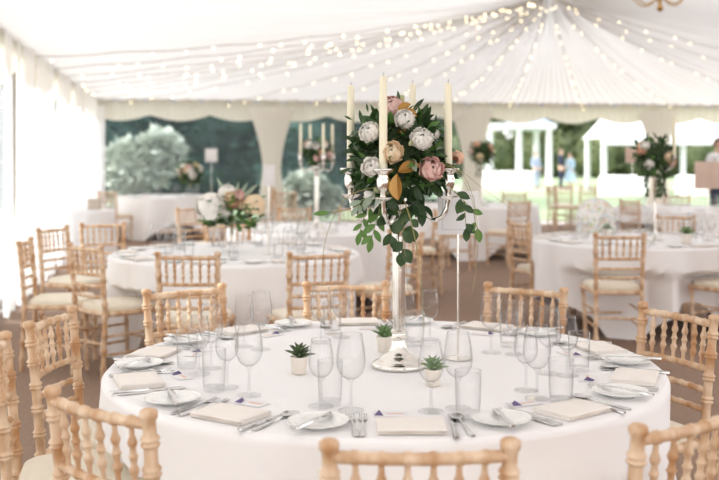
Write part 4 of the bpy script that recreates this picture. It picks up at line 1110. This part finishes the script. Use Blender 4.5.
# white garden marquee
gm = empty('garden_marquee', (px2x(660, 42), 42, 0), 0, 'white open-sided marquee in the garden on the right', 'marquee'); ox = gm.location.x
for p in (604, 683, 760):
    for dy in (0, 3):
        b = MB(); b.tube([(px2x(p, 42)-ox, dy, -.04), (px2x(p, 42)-ox, dy, 2.4)], .13, 8); b.build('post', 'white', gm)
b = MB(); xa, xb = px2x(600, 42)-ox, px2x(775, 42)-ox
b.add([(xa, -.4, 2.3), (xb, -.4, 2.3), (xb, 3.4, 2.3), (xa, 3.4, 2.3), (xa+.8, 1.5, 3.6), (xb-.8, 1.5, 3.6)], [(0, 1, 5, 4), (1, 2, 5), (2, 3, 4, 5), (3, 0, 4)]); b.build('roof', 'white', gm, smooth=False)
b = MB(); b.box(((xa+xb)/2, -.4, 2.15), (xb-xa, .03, .32)); b.build('valance', 'white', gm, smooth=False)
for k, (p, t) in enumerate(((615, 'left white table under the garden marquee'), (640, 'second white table under the garden marquee'), (692, 'right white table under the garden marquee'))):
    b = MB(); x, y = px2x(p, 40), 40
    rows = [(.001, .78), (.9, .78), (1, .76), (1.03, .5), (1.08, .0)]
    b.grid(lambda i, j: Vector((x+.6*rows[j][0]*(1+.04*math.sin(i*1.7))*math.cos(2*PI*i/36), y+.6*rows[j][0]*(1+.04*math.sin(i*1.7))*math.sin(2*PI*i/36), rows[j][1]-.03)), 36, 5, wrap=True)
    tag(b.build('covered_table', 'linen'), t, 'table', 'covered tables in the garden')

# ------------------------------------------------------------------ people
def skin(name, V, E, R, mat, parent, sub=2):
    me = bpy.data.meshes.new(name); me.from_pydata(V, E, []); me.materials.append(M[mat])
    o = bpy.data.objects.new(name, me); COL.objects.link(o); o.parent = parent
    md = o.modifiers.new('Skin', 'SKIN'); md.use_smooth_shade = True
    sv = me.skin_vertices[0].data
    for i, r_ in enumerate(R): sv[i].radius = (r_, r_) if not isinstance(r_, tuple) else r_; sv[i].use_root = (i == 0)
    s_ = o.modifiers.new('Subdivision', 'SUBSURF'); s_.levels = sub; s_.render_levels = sub
    return o
def person(x, y, rz, label, top, bottom, hair='hair', dress=False, arm=(0, 0), H=1.75):
    r = empty('person', (x, y, -.01), rz, label, 'person'); k = H/1.75; r.scale = (k,)*3
    def A(s, b_):                                    # arm bend b_: 0 hangs, 1 reaches forward
        return [(s*.17, 0, 1.42), (s*.225, .02+.05*b_, 1.16), (s*(.235-.08*b_), -.03-.24*b_, .94+.16*b_), (s*(.235-.09*b_), -.04-.32*b_, .86+.24*b_)]
    la, ra = A(-1, arm[0]), A(1, arm[1])
    V = [(0, 0, .95), (0, 0, 1.12), (0, .01, 1.32), (0, .01, 1.45), (0, 0, 1.52), (0, -.01, 1.58), (0, -.015, 1.66), (0, 0, 1.71)]; R = [(.15, .105), (.13, .09), (.15, .10), (.09, .07), .05, .06, .082, .06]
    E = [(i, i+1) for i in range(7)]
    for L_ in (la, ra):
        b0 = len(V); V += L_; R += [.06, .043, .034, .03]; E += [(3, b0), (b0, b0+1), (b0+1, b0+2), (b0+2, b0+3)]
    for s in (-1, 1):
        b0 = len(V); V += [(s*.09, 0, .86), (s*.10, -.01, .48), (s*.105, .02, .09), (s*.11, -.12, .04)]; R += [.085, .058, .042, .035]; E += [(0, b0), (b0, b0+1), (b0+1, b0+2), (b0+2, b0+3)]
    body = skin('body', V, E, R, 'skin', r)
    for s in (-1, 1):                                # hands with five fingers
        h = Vector((la if s < 0 else ra)[3]); hv = [h+Vector((0, 0, .02)), h+Vector((0, -.005, -.05))]; HE = [(0, 1)]; HR = [.022, (.028, .018)]
        for q in range(4):
            b0 = len(hv); fx = (q-1.5)*.013; L = (.065, .075, .072, .055)[q]
            hv += [h+Vector((fx*.9, -.008, -.06)), h+Vector((fx, -.018, -.06-L*.5)), h+Vector((fx, -.012, -.06-L))]; HR += [.008, .0075, .006]; HE += [(1, b0), (b0, b0+1), (b0+1, b0+2)]
        b0 = len(hv); hv += [h+Vector((-s*.025, -.012, -.02)), h+Vector((-s*.04, -.022, -.06))]; HR += [.009, .007]; HE += [(0, b0), (b0, b0+1)]
        skin('hand', [tuple(p) for p in hv], HE, HR, 'skin', r, 1)
    hb = MB()
    hb.grid(lambda i, j: Vector((.088*math.cos(2*PI*i/20)*math.sin(.05+1.75*j/8), .012+.098*math.sin(2*PI*i/20)*math.sin(.05+1.75*j/8)+(.02 if j > 5 else 0), 1.67+.105*math.cos(.05+1.75*j/8)-(.0 if math.sin(2*PI*i/20) < 0 else .05*(j/8)))), 20, 9, wrap=True); hb.build('hair', hair, r)
    fb = MB(); fb.tube([(0, -.085, 1.665), (0, -.108, 1.64), (0, -.088, 1.632)], [.008, .013, .008], 8); fb.build('nose', 'skin', r)
    fb = MB()
    for s in (-1, 1): fb.lathe([(.001, -.008), (.008, 0), (.001, .008)], 8, (s*.03, -.085, 1.672), cap=False)
    fb.build('eyes', 'hair', r)
    fb = MB(); fb.tube([(-.022, -.082, 1.608), (0, -.090, 1.606), (.022, -.082, 1.608)], .005, 6); fb.build('mouth', 'ppink', r)
    for s in (-1, 1):
        fb = MB(); fb.tube([(s*.082, .005, 1.69), (s*.094, .012, 1.66), (s*.082, .005, 1.63)], [.008, .012, .007], 6); fb.build('ear', 'skin', r)
    V = [(0, 0, .93), (0, 0, 1.12), (0, .01, 1.32), (0, .01, 1.44)]; R = [(.17, .125), (.15, .11), (.17, .12), (.10, .085)]; E = [(0, 1), (1, 2), (2, 3)]
    for L_ in (la, ra):
        b0 = len(V); V += L_[:3]; R += [.073, .056, .046]; E += [(3, b0), (b0, b0+1), (b0+1, b0+2)]
    skin('jacket' if not dress else 'bodice', V, E, R, top, r)
    if dress:
        b = MB(); b.grid(lambda i, j: Vector(((.15+.16*j/8)*(1+.05*math.sin(i*1.3)*j/8)*math.cos(2*PI*i/36), (.11+.17*j/8)*(1+.05*math.sin(i*1.3)*j/8)*math.sin(2*PI*i/36), 1.0-.62*j/8)), 36, 9, wrap=True); b.build('skirt', bottom, r)
    else:
        V = [(0, 0, .98), (0, 0, .90)]; R = [(.155, .115), (.15, .115)]; E = [(0, 1)]
        for s in (-1, 1):
            b0 = len(V); V += [(s*.09, 0, .84), (s*.10, -.01, .48), (s*.105, .02, .10)]; R += [.10, .075, .062]; E += [(1, b0), (b0, b0+1), (b0+1, b0+2)]
        skin('trousers', V, E, R, bottom, r)
    for s in (-1, 1):
        b = MB(); b.slab((s*.11, -.06, .035), (.09, .26, .07), .03); b.build('shoe', 'darkmetal', r)
person(px2x(536, 48), 48, .4, 'person in grey-blue suit standing alone under the pergola', 'greyblue', 'greyblue', arm=(.5, .4))
person(px2x(561, 47), 47, 1.2, 'person in dark navy suit standing on the lawn', 'navy', 'navy', arm=(.2, .7), H=1.9)
person(px2x(571, 47), 47.2, -.9, 'person in pale blue dress facing the navy suit', 'paleblue', 'paleblue', dress=True, arm=(.6, .2), H=1.68)
person(7.05, 19.6, .2, 'person in white shirt standing at the right edge of the photo', 'shirt', 'navy', H=1.84)

# ------------------------------------------------------------------ light, world, camera
w = bpy.data.worlds.new('World'); sc.world = w; w.use_nodes = True; nt = w.node_tree
bg = nt.nodes['Background']; bg.inputs['Strength'].default_value = 1.0
tc = nt.nodes.new('ShaderNodeTexCoord'); sx = nt.nodes.new('ShaderNodeSeparateXYZ'); rp = nt.nodes.new('ShaderNodeValToRGB')
nt.links.new(tc.outputs['Generated'], sx.inputs[0]); nt.links.new(sx.outputs['Z'], rp.inputs['Fac']); nt.links.new(rp.outputs['Color'], bg.inputs['Color'])
e = rp.color_ramp.elements; e[0].position = 0; e[0].color = (1.0, .985, .985, 1); e[1].position = .8; e[1].color = (.90, .93, 1.0, 1)
bg.inputs['Strength'].default_value = 4.0
sun = bpy.data.lights.new('sun', 'SUN'); sun.energy = 8.0; sun.angle = math.radians(12); sun.color = (1, .95, .88)
so = bpy.data.objects.new('sun', sun); COL.objects.link(so)
d = Vector((.85, .10, -.50)); so.rotation_euler = d.to_track_quat('-Z', 'Y').to_euler()

cam = bpy.data.cameras.new('camera'); co = bpy.data.objects.new('camera', cam); COL.objects.link(co)
co.location = (0, 0, EH); co.rotation_euler = (PI/2, 0, 0)
cam.sensor_width = 36; cam.lens = F/719*36; cam.shift_y = -(240-HY)/719; cam.clip_end = 400
cam.dof.use_dof = True; cam.dof.focus_distance = 3.25; cam.dof.aperture_fstop = 2.8
sc.camera = co
sc.view_settings.view_transform = 'Standard'; sc.view_settings.look = 'None'; sc.view_settings.gamma = 1; sc.view_settings.use_curve_mapping = False
sc.view_settings.exposure = -.50
sc.cycles.max_bounces = 14; sc.cycles.diffuse_bounces = 6; sc.cycles.transparent_max_bounces = 40; sc.cycles.glossy_bounces = 5
sc.cycles.caustics_reflective = False; sc.cycles.caustics_refractive = False; sc.cycles.sample_clamp_indirect = 8
